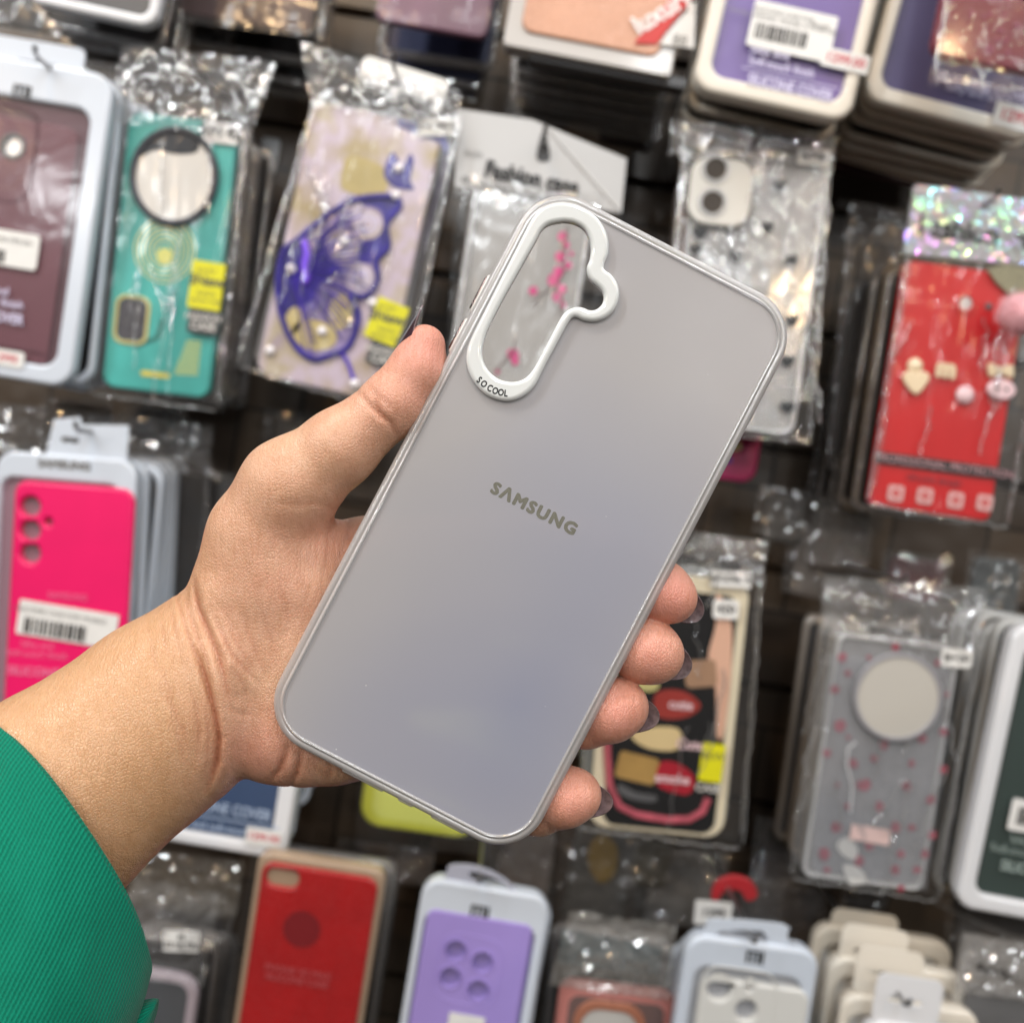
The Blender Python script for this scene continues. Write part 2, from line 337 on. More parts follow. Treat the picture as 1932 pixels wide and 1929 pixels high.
# corner bumpers (thicker airbags outside the rim) and side buttons, dark port bars
def arc_pts(cx, cy, r, a0, a1, n=14): return [(cx + r * math.cos(math.radians(a0 + (a1 - a0) * i / n)), cy + r * math.sin(math.radians(a0 + (a1 - a0) * i / n))) for i in range(n + 1)]
def bar3(p0, p1, r, m, name, parent, z0=0.0, z1=None, n=8):
    z1 = z0 if z1 is None else z1
    a, b = Vector((*p0, z0)), Vector((*p1, z1)); d = (b - a).normalized(); s = d.cross(Vector((0, 0, 1))).normalized(); t_ = d.cross(s)
    V = []; Fc = []
    secs = [(-0.0, 0.35), (0.25, 0.8), (0.7, 1.0)]
    L = (b - a).length
    st = [(x * r, k) for x, k in secs] + [(L - x * r, k) for x, k in secs[::-1]]
    for dist, k in st:
        for i in range(n):
            an = 2 * math.pi * i / n; V.append(a + d * dist + (s * math.cos(an) + t_ * math.sin(an)) * r * k)
    for i in range(len(st) - 1):
        for j in range(n): Fc.append((i * n + j, i * n + (j + 1) % n, (i + 1) * n + (j + 1) % n, (i + 1) * n + j))
    Fc.append(tuple(range(n))[::-1]); Fc.append(tuple((len(st) - 1) * n + j for j in range(n)))
    return mesh(name, V, Fc, m, parent, True, 60)
M_btn = mat('dark_chrome_button', (120, 104, 100), 0.18, metal=0.9)
for (a, b) in (((914, 514), (882, 577)), ((872, 597), (843, 654))):
    p0, p1 = CL(*a), CL(*b); x = -CW / 2 - 0.55
    B = bar3((x, p0[1]), (x, p1[1]), 0.75, M_btn, 'side_button', case, -3.2)
    fr = bar3((x + 0.7, p0[1] + 0.8), (x + 0.7, p1[1] - 0.8), 1.05, M_mir, 'button_surround', B, -3.0)
    B['label'] = 'metallic side button'
for x0, x1 in ((-14.0, -1.5), (3.0, 7.5), (13, 23)):     # lips of the port openings on the bottom edge
    bar3((x0, -CH / 2 - 0.12), (x1, -CH / 2 - 0.12), 0.62, MR, 'port_lip', case, -2.0)
M_port = mat('port_shadow', (60, 56, 54), 0.4)
for x0, x1 in ((-13, -2.5), (14, 22)):
    bar3((x0, -CH / 2 - 0.22), (x1, -CH / 2 - 0.22), 0.42, M_port, 'port_shade_bar', case, -3.3)  # solid dark bars stand for the openings, their shade put into the colour
# lettering on the back
M_olive = mat('olive_grey_print', (104, 103, 92), 0.55, var=0.25, vscale=3)
tm = bold_text('S\u039bMSUNG', 4.4, 0.25, ext=0.01, space=1.22)
bb = [v.co.x for v in tm.vertices]; wreal = max(bb) - min(bb)
px, py = CL(1007.6, 960.0)
tm.transform(Matrix.Translation((px, py, 0.02)) @ Matrix.Diagonal((25.4 / wreal, 1.0, 1, 1)))
link('lettering', tm, M_olive, case)

# ================================================================ HAND (signed-distance sculpt, meshed with surface nets)
def P3(u, v, z):
    dep = 275.0 - z
    return np.array(((u - CU) * dep / F, (CV - v) * dep / F, z), float)
def cone(p, a, b, ra, rb):
    ba = b - a; l2 = ba @ ba; rr = ra - rb; a2 = l2 - rr * rr; il2 = 1.0 / l2
    pa = p - a; y = pa @ ba; z = y - l2
    x2 = np.sum((pa * l2 - y[:, None] * ba) ** 2, 1); y2 = y * y * l2; z2 = z * z * l2
    k = np.sign(rr) * rr * rr * x2
    d = (np.sqrt(np.maximum(x2 * a2 * il2, 0)) + y * rr) * il2 - ra
    c1 = np.sign(z) * a2 * z2 > k; c2 = np.sign(y) * a2 * y2 < k
    d = np.where(c2, np.sqrt(x2 + y2) * il2 - ra, d)
    d = np.where(c1, np.sqrt(x2 + z2) * il2 - rb, d)
    return d
def smin(a, b, k):
    h = np.clip(0.5 + 0.5 * (b - a) / k, 0, 1)
    return b * (1 - h) + a * h - k * h * (1 - h)
def chain(p, pts, k=2.5):
    d = None
    for (a, b) in zip(pts[:-1], pts[1:]):
        c = cone(p, P3(*a[:3]), P3(*b[:3]), a[3], b[3])
        d = c if d is None else smin(d, c, k)
    return d
ARM = [[(455,1200,-20,20), (300,1325,-17,23), (90,1480,-6,25), (-120,1650,8,27), (-330,1820,22,29)],
       [(430,1330,-20,17), (290,1425,-17,19.5), (110,1580,-8,21), (-100,1750,6,23), (-300,1900,20,26)]]
THENAR = [(455,1120,-16,14.5), (490,1010,-13,13.5), (545,920,-9,12.8)]
THUMB = [(545,920,-9,12.8), (640,845,-6,10.3), (735,768,-5,8.2), (748,755,-5,8.2), (788,700,-5,7.6), (801,652,-4.5,5.7)]
PALM = [[(540,1120,-20,19), (560,1240,-22,18), (520,1370,-20,15)],
        [(540,1090,-19,16), (700,1055,-27,12), (820,1050,-30,11)],
        [(540,1200,-22,17), (720,1170,-28,12), (840,1150,-30,11)],
        [(520,1300,-22,17), (700,1280,-28,12), (830,1260,-30,11)],
        [(530,1365,-20,14.5), (590,1395,-21,12), (640,1405,-22,10.2), (700,1400,-24,9)]]
FING = [[(820,1050,-30,11), (1010,1010,-32,8.5), (1120,1035,-28,8.2), (1190,1082,-15,8.0), (1246,1114,-9.5,8.1), (1267,1127,-9,7.1)],
        [(840,1150,-30,11), (1030,1130,-32,8.8), (1110,1165,-28,8.5), (1165,1203,-16,8.6), (1216,1225,-10,9.0), (1236,1234,-9.5,8.0)],
        [(830,1260,-30,11), (1000,1290,-32,8.5), (1060,1340,-26,8.5), (1105,1352,-15,8.4), (1151,1338,-10,8.7), (1172,1333,-9.5,7.6)],
        [(700,1400,-24,9), (830,1440,-30,7.6), (950,1500,-26,7.4), (1015,1520,-15,7.7), (1066,1502,-9.5,8.0), (1087,1499,-9,7.0)]]
CREASE = [  # polylines in photo units, depth mm, half width mm
 ([(367,1082),(369,1110),(376,1149),(394,1191),(412,1236),(424,1280),(433,1316)], 1.1, 1.0),
 ([(331,1101),(337,1137),(355,1197),(373,1241),(388,1286),(402,1330)], 0.6, 0.6),
 ([(366,1215),(380,1250),(391,1286),(406,1346),(413,1391),(409,1435),(398,1470),(388,1500)], 1.5, 1.05),
 ([(318,1120),(326,1170),(340,1225),(352,1270)], 0.22, 0.6), ([(349,1098),(358,1140),(370,1185),(384,1225)], 0.25, 0.55), ([(384,1150),(400,1192),(422,1240),(440,1290)], 0.3, 0.6), ([(402,1120),(420,1150),(452,1200),(478,1240)], 0.22, 0.6),
 ([(376,1300),(388,1340),(394,1390),(390,1440),(380,1480)], 0.3, 0.6), ([(300,1150),(312,1210),(322,1250)], 0.15, 0.7), ([(280,1180),(290,1240),(305,1290)], 0.12, 0.8), ([(420,1290),(436,1330),(446,1370)], 0.25, 0.7), ([(440,1255),(462,1300),(470,1340)], 0.2, 0.7),
 ([(345,1110),(356,1160),(372,1200),(392,1250),(405,1300)], 0.5, 0.8),
 ([(394,1137),(412,1180),(439,1233),(470,1270),(498,1295)], 0.5, 0.9),
 ([(425,1165),(433,1185),(460,1235),(486,1271)], 0.4, 0.9),
 ([(455,1150),(470,1200),(492,1250),(510,1290)], 0.3, 1.0),
 ([(300,1290),(325,1330),(345,1380),(360,1430)], 0.3, 1.2),
 ([(355,1290),(370,1330),(376,1380),(370,1440)], 0.35, 0.9),
 ([(540,1402),(538,1425),(528,1450),(508,1476)], 0.9, 0.8),
 ([(567,1412),(566,1435),(559,1460),(546,1488)], 0.9, 0.8),
 ([(621,1436),(624,1455),(622,1475)], 0.4, 0.7),
 ([(671,733),(688,752),(704,770),(722,786),(737,797),(751,830)], 0.7, 0.8),
 ([(700,738),(708,757),(716,773),(728,800)], 0.45, 0.7),
 ([(690,725),(712,745),(735,765),(752,790)], 0.3, 0.8),
 ([(500,958),(530,948),(573,950),(610,947),(643,968)], 0.22, 1.3),
 ([(645,950),(658,985),(655,1020),(640,1060)], 0.5, 1.6),
 ([(300,1250),(318,1300),(330,1350)], 0.2, 0.9), ([(320,1350),(340,1400),(350,1450)], 0.2, 1.0), ([(520,1080),(540,1140),(545,1200)], 0.12, 1.2), ([(560,1060),(580,1120),(570,1190)], 0.10, 1.0), ([(480,1120),(500,1170),(520,1240)], 0.15, 1.0), ([(420,1330),(450,1345),(490,1350)], 0.2, 0.8),
 ([(1160,1318),(1180,1314),(1203,1322)], 0.18, 0.5)]
def seg2(q, P, taper=True):
    d = None; al = 0.0
    P = [np.array(p, float) for p in P]; tot = sum(np.linalg.norm(b - a) for a, b in zip(P[:-1], P[1:])); tt = None
    for a, b in zip(P[:-1], P[1:]):
        ba = b - a; L = np.linalg.norm(ba)
        t = np.clip(((q - a) @ ba) / (ba @ ba), 0, 1); r = np.linalg.norm(q - a - t[:, None] * ba, axis=1)
        s_ = al + t * L; al += L
        if d is None: d, tt = r, s_
        else:
            m = r < d; d = np.where(m, r, d); tt = np.where(m, s_, tt)
    e = np.minimum(tt, tot - tt) / min(60.0, tot * 0.4)
    return d, np.clip(e, 0, 1) ** 0.7
def project(p):
    dep = 275.0 - p[:, 2]
    return np.stack([CU + p[:, 0] * F / dep, CV - p[:, 1] * F / dep], 1)
def hand_sdf(p):
    arm = smin(chain(p, ARM[0], 4), chain(p, ARM[1], 4), 16)
    palm = None
    for c in PALM:
        d = chain(p, c, 4); palm = d if palm is None else smin(palm, d, 7)
    th = chain(p, THENAR, 5); palm = smin(palm, th, 9)
    thumb = chain(p, THUMB, 3.0)
    palm = smin(palm, thumb, 5)
    # ball of the thumb tip and IP joint bulge
    f = None
    for c in FING:
        d = chain(p, c, 2.5); f = d if f is None else smin(f, d, 0.5)
    palm = smin(palm, f, 4)
    d = smin(arm, palm, 2.6)
    q = project(p)
    for P, dep, w in CREASE:
        r, e = seg2(q, P); r = r * (275.0 / F)
        d = d + e * dep * (np.exp(-(r / w) ** 2) - 0.14 * np.exp(-((r - 3.0 * w) / (2.2 * w)) ** 2)) * (p[:, 2] > -26)
        if dep >= 1.0:
            a_ = np.array(P, float); near = np.interp(q[:, 1], a_[:, 1], a_[:, 0]); sg = (q[:, 0] - near) * (275.0 / F)
            d = d - 1.5 * e * (1 / (1 + np.exp(-np.clip(sg - 0.2, -9, 9) / 0.45))) * np.exp(-(np.maximum(sg, 0) / 6.0) ** 2) * (p[:, 2] > -26)
    return d
def surface_nets(D):
    """D: 3-D array of signed distance; returns verts (index space) and quads"""
    s = D < 0; nx, ny, nz = D.shape
    cell = np.zeros((nx - 1, ny - 1, nz - 1), int)
    for i in (0, 1):
        for j in (0, 1):
            for k in (0, 1): cell += s[i:nx - 1 + i, j:ny - 1 + j, k:nz - 1 + k]
    act = (cell > 0) & (cell < 8); idx = -np.ones(act.shape, int); ids = np.argwhere(act); idx[act] = np.arange(len(ids))
    acc = np.zeros((len(ids), 3)); cnt = np.zeros(len(ids))
    cor = [(i, j, k) for i in (0, 1) for j in (0, 1) for k in (0, 1)]
    for a in cor:
        for ax_ in range(3):
            if a[ax_]: continue
            b = list(a); b[ax_] = 1
            va = D[ids[:, 0] + a[0], ids[:, 1] + a[1], ids[:, 2] + a[2]]; vb = D[ids[:, 0] + b[0], ids[:, 1] + b[1], ids[:, 2] + b[2]]
            cr_ = (va < 0) != (vb < 0); t = np.where(cr_, va / np.where(cr_, va - vb, 1), 0)
            pt = np.tile(np.array(a, float), (len(ids), 1)); pt[:, ax_] += t
            acc += pt * cr_[:, None]; cnt += cr_
    V = ids + acc / np.maximum(cnt, 1)[:, None]
    Q = []
    for ax_ in range(3):
        o1, o2 = [(1, 2), (2, 0), (0, 1)][ax_]
        sl = [slice(1, -1)] * 3; sl[ax_] = slice(0, D.shape[ax_] - 1)
        a = s[tuple(sl)]; sl2 = list(sl); sl2[ax_] = slice(1, D.shape[ax_]); b = s[tuple(sl2)]
        for flip in (False, True):
            e = np.argwhere((a & ~b) if not flip else (~a & b))
            if len(e) == 0: continue
            base = e + 1; base[:, ax_] -= 1
            def g(d1, d2):
                c = base.copy(); c[:, o1] -= d1; c[:, o2] -= d2; return idx[c[:, 0], c[:, 1], c[:, 2]]
            q = np.stack([g(0, 0), g(1, 0), g(1, 1), g(0, 1)], 1)
            if flip: q = q[:, ::-1]
            Q.append(q)
    Q = np.concatenate(Q); Q = Q[(Q >= 0).all(1)]
    return V, Q
def build_hand(h=0.58):
    lo = np.array((-215.0, -150.0, -56.0)); hi = np.array((66.0, 62.0, 48.0))
    n = ((hi - lo) / h).astype(int); B = 8; nb = n // B + 1; n = nb * B
    c = np.stack(np.meshgrid(*[lo[i] + (np.arange(nb[i]) + 0.5) * B * h for i in range(3)], indexing='ij'), -1).reshape(-1, 3)
    dc = hand_sdf(c); keep = np.argwhere((np.abs(dc) < B * h * 1.25 + 2).reshape(nb))
    sign = np.repeat(np.repeat(np.repeat(np.where(dc < 0, -9.0, 9.0).reshape(nb), B, 0), B, 1), B, 2)
    off = np.stack(np.meshgrid(*[np.arange(B)] * 3, indexing='ij'), -1).reshape(-1, 3)
    for s in range(0, len(keep), 400):
        ii = (keep[s:s + 400, None, :] * B + off[None]).reshape(-1, 3)
        sign[ii[:, 0], ii[:, 1], ii[:, 2]] = hand_sdf(lo + ii * h)
    V, Q = surface_nets(sign)
    return lo + V * h, Q
HV, HQ = build_hand()
# pigment: pinker at fingertips, thumb tip and palm heel
pink = np.zeros(len(HV))
for (u, v, z, r, a) in ((805,650,0,11,0.9),(775,720,0,12,0.6),(1262,1122,0,12,0.95),(1228,1232,0,12,0.8),(1165,1338,0,12,0.85),(1080,1502,0,12,0.8),(510,1420,-6,11,0.55),(640,1010,-8,12,0.45),(700,800,0,12,0.25),(560,1080,0,18,0.28),(720,780,0,10,0.3)):
    pink = np.maximum(pink, a * np.exp(-np.sum((HV - P3(u, v, z)) ** 2, 1) / (2 * r * r)))
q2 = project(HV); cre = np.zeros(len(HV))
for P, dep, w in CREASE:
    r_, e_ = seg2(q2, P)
    cre = np.maximum(cre, min(0.85, dep * 0.6 + .12) * e_ * np.exp(-(r_ * (275.0 / F) / (w * 0.75)) ** 2))  # crease lines tinted darker and browner than the skin around them
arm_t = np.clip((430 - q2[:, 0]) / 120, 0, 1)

def m_skin():
    m = bpy.data.materials.new('skin'); m.use_nodes = True; t = m.node_tree; b = t.nodes['Principled BSDF']
    N = t.nodes.new; L = t.links.new
    at = N('ShaderNodeAttribute'); at.attribute_name = 'skin_tint'; sp = N('ShaderNodeSeparateColor'); L(at.outputs['Color'], sp.inputs[0])
    tcn = N('ShaderNodeTexCoord')
    n = N('ShaderNodeTexNoise'); n.inputs['Scale'].default_value = 0.09; n.inputs['Detail'].default_value = 5; n.inputs['Roughness'].default_value = 0.6
    L(tcn.outputs['Object'], n.inputs['Vector'])
    base = N('ShaderNodeValToRGB'); L(n.outputs[0], base.inputs[0])
    base.color_ramp.elements[0].position = 0.35; base.color_ramp.elements[0].color = (*lin((210, 162, 130)), 1)
    base.color_ramp.elements[1].position = 0.68; base.color_ramp.elements[1].color = (*lin((220, 178, 146)), 1)
    tan = N('ShaderNodeMix'); tan.data_type = 'RGBA'; L(sp.outputs['Blue'], tan.inputs[0]); L(base.outputs[0], tan.inputs[6]); tan.inputs[7].default_value = (*lin((208, 162, 122)), 1)
    mx = N('ShaderNodeMix'); mx.data_type = 'RGBA'; L(sp.outputs['Red'], mx.inputs[0]); L(tan.outputs[2], mx.inputs[6]); mx.inputs[7].default_value = (*lin((222, 150, 134)), 1)
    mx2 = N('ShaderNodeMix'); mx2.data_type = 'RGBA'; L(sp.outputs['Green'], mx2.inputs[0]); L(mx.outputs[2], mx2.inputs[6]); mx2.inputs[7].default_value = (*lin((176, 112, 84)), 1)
    fl = N('ShaderNodeTexNoise'); fl.inputs['Scale'].default_value = 0.42; fl.inputs['Detail'].default_value = 6; fl.inputs['Roughness'].default_value = 0.7; fl.inputs['Distortion'].default_value = 0.4
    mpf = N('ShaderNodeMapping'); mpf.inputs['Rotation'].default_value = (0, 0, -0.22); mpf.inputs['Scale'].default_value = (2.4, 0.22, 1)
    L(tcn.outputs['Object'], mpf.inputs[0]); L(mpf.outputs[0], fl.inputs['Vector'])
    mrf = N('ShaderNodeMapRange'); mrf.inputs[1].default_value = 0.30; mrf.inputs[2].default_value = 0.50; mrf.inputs[3].default_value = 0.87; mrf.inputs[4].default_value = 1.0; L(fl.outputs[0], mrf.inputs[0])
    mt = N('ShaderNodeTexNoise'); mt.inputs['Scale'].default_value = 0.22; mt.inputs['Detail'].default_value = 7; mt.inputs['Roughness'].default_value = 0.65; L(tcn.outputs['Object'], mt.inputs['Vector'])
    mrt = N('ShaderNodeMapRange'); mrt.inputs[1].default_value = 0.30; mrt.inputs[2].default_value = 0.70; mrt.inputs[3].default_value = 0.92; mrt.inputs[4].default_value = 1.06; L(mt.outputs[0], mrt.inputs[0])
    mm_ = N('ShaderNodeMath'); mm_.operation = 'MULTIPLY'; L(mrf.outputs[0], mm_.inputs[0]); L(mrt.outputs[0], mm_.inputs[1])
    cc_ = N('ShaderNodeCombineColor'); pw = N('ShaderNodeMath'); pw.operation = 'POWER'; pw.inputs[1].default_value = 1.5; L(mm_.outputs[0], pw.inputs[0])
    pr = N('ShaderNodeMath'); pr.operation = 'POWER'; pr.inputs[1].default_value = 0.7; L(mm_.outputs[0], pr.inputs[0])
    L(pr.outputs[0], cc_.inputs[0]); L(mm_.outputs[0], cc_.inputs[1]); L(pw.outputs[0], cc_.inputs[2])
    mul = N('ShaderNodeMix'); mul.data_type = 'RGBA'; mul.blend_type = 'MULTIPLY'; mul.inputs[0].default_value = 1.0; L(mx2.outputs[2], mul.inputs[6]); L(cc_.outputs[0], mul.inputs[7])
    L(mul.outputs[2], b.inputs['Base Color'])
    setp(b, Roughness=0.36, Specular_IOR_Level=0.55, Subsurface_Weight=0.18, Subsurface_Scale=0.0025, Subsurface_Radius=(1.0, 0.4, 0.25))
    # fine skin lines
    v1 = N('ShaderNodeTexVoronoi'); v1.feature = 'DISTANCE_TO_EDGE'; v1.inputs['Scale'].default_value = 1.5
    mp = N('ShaderNodeMapping'); mp.inputs['Scale'].default_value = (1.0, 0.65, 0.65); mp.inputs['Rotation'].default_value = (0, 0, 0.5)
    L(tcn.outputs['Object'], mp.inputs[0]); L(mp.outputs[0], v1.inputs['Vector'])
    cl = N('ShaderNodeMapRange'); cl.inputs[2].default_value = 0.18; L(v1.outputs['Distance'], cl.inputs[0])
    w = N('ShaderNodeTexNoise'); w.inputs['Scale'].default_value = 0.35; w.inputs['Detail'].default_value = 4
    mp2 = N('ShaderNodeMapping'); mp2.inputs['Rotation'].default_value = (0, 0, 0.35); mp2.inputs['Scale'].default_value = (2.2, 0.35, 1)
    L(tcn.outputs['Object'], mp2.inputs[0]); L(mp2.outputs[0], w.inputs['Vector'])
    ad = N('ShaderNodeMath'); ad.operation = 'MULTIPLY_ADD'; ad.inputs[1].default_value = 4.5; L(w.outputs[0], ad.inputs[0]); L(cl.outputs[0], ad.inputs[2])
    bp = N('ShaderNodeBump'); bp.inputs['Strength'].default_value = 0.75; bp.inputs['Distance'].default_value = 0.00013
    L(ad.outputs[0], bp.inputs['Height']); L(bp.outputs[0], b.inputs['Normal'])
    return m
MMS = CASE_M @ Matrix.Scale(0.001, 4)
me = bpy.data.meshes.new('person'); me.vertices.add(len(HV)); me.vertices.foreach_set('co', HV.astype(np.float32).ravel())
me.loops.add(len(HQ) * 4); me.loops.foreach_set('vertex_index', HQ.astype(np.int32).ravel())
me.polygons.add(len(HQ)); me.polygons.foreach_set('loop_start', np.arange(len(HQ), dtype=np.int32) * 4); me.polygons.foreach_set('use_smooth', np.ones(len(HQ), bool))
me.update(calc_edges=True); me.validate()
ca = me.color_attributes.new('skin_tint', 'FLOAT_COLOR', 'POINT')
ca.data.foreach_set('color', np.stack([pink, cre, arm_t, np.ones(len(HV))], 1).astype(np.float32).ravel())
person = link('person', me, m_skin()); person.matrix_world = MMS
tag(person, 'left hand and forearm with dark pointed nails and green sleeve gripping the grey case', 'person')

# nails ------------------------------------------------------------
def m_nail():
    m = bpy.data.materials.new('dark_nail_polish'); m.use_nodes = True; t = m.node_tree; b = t.nodes['Principled BSDF']
    setp(b, Base_Color=(0.035, 0.012, 0.02, 1), Roughness=0.15, Coat_Weight=0.8)
    g = t.nodes.new('ShaderNodeNewGeometry'); mx = t.nodes.new('ShaderNodeMix'); mx.data_type = 'RGBA'
    return m
M_nail = m_nail()
M_nailin = mat('nail_underside', (112, 96, 98), 0.14, spec=0.6, coat=0.4, var=0.35, vscale=0.6)
M_naildk = mat('nail_inner_dark', (74, 50, 50), 0.25, coat=.5, var=.3, vscale=.8)
def nail(c, t, n, r, back, front, arc, m_out, r_end=None, tip=2.0, name='fingernail'):
    c = np.array(c, float); t = np.array(t, float); t /= np.linalg.norm(t); n = np.array(n, float); n -= t * (n @ t); n /= np.linalg.norm(n); s = np.cross(t, n)
    V = []; Fc = []; NA, NS = 17, 12
    for lay, dr in ((0, 0.0), (1, -0.38)):
        for i in range(NS + 1):
            for j in range(NA):
                ph = (j / (NA - 1) * 2 - 1); a = math.radians(arc) * ph
                end = front * (1 - abs(ph) ** tip * 0.95); st = -back + (end + back) * i / NS
                rr = r + dr + (r_end or 0) * max(0, i / NS - 0.5) * -1.0
                V.append(c + t * st + (n * math.cos(a) + s * math.sin(a) * 0.95) * rr)
    K = (NS + 1) * NA
    mi = []
    for i in range(NS):
        for j in range(NA - 1):
            a = i * NA + j; Fc.append((a, a + 1, a + NA + 1, a + NA)); mi.append(0)
            a += K; Fc.append((a, a + NA, a + NA + 1, a + 1)); mi.append(1 if i >= NS - 3 else 2)
    for j in range(NA - 1):
        a = NS * NA + j; Fc.append((a, a + 1, a + 1 + K, a + K)); mi.append(1)
    for i in range(NS):
        a = i * NA; Fc.append((a, a + NA, a + NA + K, a + K)); mi.append(0); a = i * NA + NA - 1; Fc.append((a, a + K, a + NA + K, a + NA)); mi.append(0)
    o = mesh(name, V, Fc, m_out, person, True, 50); o.data.materials.append(M_nailin); o.data.materials.append(M_naildk)
    for p, k in zip(o.data.polygons, mi): p.material_index = k
    return o
nail(P3(1262,1122,-9.5), (0.78,-0.50,0.36), (0.42,-0.30,-0.86), 6.9, 5, 9.9, 66, M_nail, tip=2.2)
nail(P3(1227,1231,-10), (0.86,-0.36,0.36), (0.45,-0.25,-0.86), 8.1, 5, 11.0, 62, M_nail, tip=2.2)
nail(P3(1160,1338,-10), (0.90,-0.06,0.40), (0.42,-0.30,-0.86), 7.2, 5, 11.0, 66, M_nail, tip=2.2)
nail(P3(1074,1503,-9.5), (0.90,-0.02,0.40), (0.42,-0.30,-0.86), 6.6, 5, 10.7, 66, M_nail, tip=2.2)
nail(P3(800,663,-5.5), (0.52,0.85,0.0), (-0.83,0.50,0.10), 7.0, 6, 10.4, 50, M_nail, tip=1.4, name='thumbnail')

# sleeve -------------------------------------------------------------
def m_knit():
    m = bpy.data.materials.new('green_rib_knit'); m.use_nodes = True; t = m.node_tree; b = t.nodes['Principled BSDF']
    N = t.nodes.new; L = t.links.new
    uv = N('ShaderNodeAttribute'); uv.attribute_name = 'knit'; sp = N('ShaderNodeSeparateXYZ'); L(uv.outputs['Vector'], sp.inputs[0])
    def wave(inp, f):
        mu = N('ShaderNodeMath'); mu.operation = 'MULTIPLY'; mu.inputs[1].default_value = f; L(inp, mu.inputs[0])
        si = N('ShaderNodeMath'); si.operation = 'SINE'; L(mu.outputs[0], si.inputs[0]); return si.outputs[0]
    tcn = N('ShaderNodeTexCoord'); nz = N('ShaderNodeTexNoise'); nz.inputs['Scale'].default_value = 1.3; nz.inputs['Detail'].default_value = 3; L(tcn.outputs['Object'], nz.inputs['Vector'])
    dx = N('ShaderNodeMath'); dx.operation = 'MULTIPLY_ADD'; dx.inputs[1].default_value = 0.35; L(nz.outputs[0], dx.inputs[0]); L(sp.outputs[0], dx.inputs[2])
    w1 = wave(dx.outputs[0], 2 * math.pi / 1.05); w2 = wave(sp.outputs[1], 2 * math.pi / 0.85)
    a = N('ShaderNodeMath'); a.operation = 'MULTIPLY_ADD'; a.inputs[1].default_value = 0.30; L(w2, a.inputs[0]); L(w1, a.inputs[2])
    a2 = N('ShaderNodeMath'); a2.operation = 'MULTIPLY_ADD'; a2.inputs[1].default_value = 1.5; L(nz.outputs[0], a2.inputs[0]); L(a.outputs[0], a2.inputs[2])
    bp = N('ShaderNodeBump'); bp.inputs['Strength'].default_value = 0.55; bp.inputs['Distance'].default_value = 0.00015
    L(a2.outputs[0], bp.inputs['Height']); L(bp.outputs[0], b.inputs['Normal'])
    r = N('ShaderNodeMapRange'); r.inputs[1].default_value = -1.0; r.inputs[2].default_value = 2.5; L(a2.outputs[0], r.inputs[0])
    mx = N('ShaderNodeMix'); mx.data_type = 'RGBA'; L(r.outputs[0], mx.inputs[0]); mx.inputs[6].default_value = (*lin((0, 96, 76)), 1); mx.inputs[7].default_value = (*lin((2, 134, 106)), 1)  # rib grooves darkened in the base colour, like soft occlusion
    L(mx.outputs[2], b.inputs['Base Color'])
    setp(b, Roughness=0.85, Specular_IOR_Level=0.15, Sheen_Weight=0.12)
    return m
def loft(name, rings, m, parent, attr=True, thick=1.6):
    """rings: list of arrays (k,3), closed loft with folded-in lip at the first ring"""
    k = len(rings[0]); V = np.concatenate(rings); Fc = []
    for i in range(len(rings) - 1):
        for j in range(k): Fc.append((i * k + j, i * k + (j + 1) % k, (i + 1) * k + (j + 1) % k, (i + 1) * k + j))
    o = mesh(name, V, Fc, m, parent, True, 180)
    return o
def sleeve_rings():
    cen = [(112,1598,-2), (98,1628,-1), (80,1672,1), (50,1747,5), (10,1842,8), (-40,1957,12), (-100,2102,16)]
    R = [(42,26,22), (43,27,21.5), (43,28,21), (43,29,20), (42,30,18), (43,31,16), (45,33,14)]
    rings = []; uvs = []; K = 120
    ringdefs = [(cen[0], (39.5,23.5,21.0), 0.6), (cen[0], (41.2,25.2,21.8), -0.6)] + [(c, r, 0) for c, r in zip(cen, R)]
    # interpolate extra rings for smoothness
    rd = []
    for a, b in zip(ringdefs[:-1], ringdefs[1:]):
        for t in np.linspace(0, 1, 9)[:-1]: rd.append(tuple(np.array(a[i]) * (1 - t) + np.array(b[i]) * t if i < 2 else a[2] * (1 - t) + b[2] * t for i in range(3)))
    rd.append(ringdefs[-1])
    along = 0; prev = None
    for (c, r, extra) in rd:
        c0 = P3(*c); q = np.array((0.559, -0.829, 0)); d = np.array((-0.80, -0.60, 0)); zz = np.array((0, 0, 1.0))
        if prev is not None: along += np.linalg.norm(c0 - prev)
        prev = c0; pts = []
        for j in range(K):
            th = 2 * math.pi * j / K; w = 0.3 * math.sin(5 * th + along * 0.05) + min(1, along / 12) * (1.3 * mnoise.noise(Vector((math.cos(th) * 2.2, math.sin(th) * 2.2, along * 0.06))) + 0.5 * mnoise.noise(Vector((math.cos(th) * 6, math.sin(th) * 6, along * 0.12))))
            pts.append(c0 + q * (r[0] + w) * math.cos(th) + zz * (r[1] + w) * math.sin(th) - d * (r[2] * math.sin(th) + extra))
        rings.append(np.array(pts)); uvs.append([(215.0 * j / K, along, 0) for j in range(K)])
    return rings, uvs
rings, uvs = sleeve_rings()
M_knit = m_knit()
slv = loft('sleeve', rings, M_knit, person)
at = slv.data.attributes.new('knit', 'FLOAT_VECTOR', 'POINT')
at.data.foreach_set('vector', np.array(uvs, np.float32).ravel())
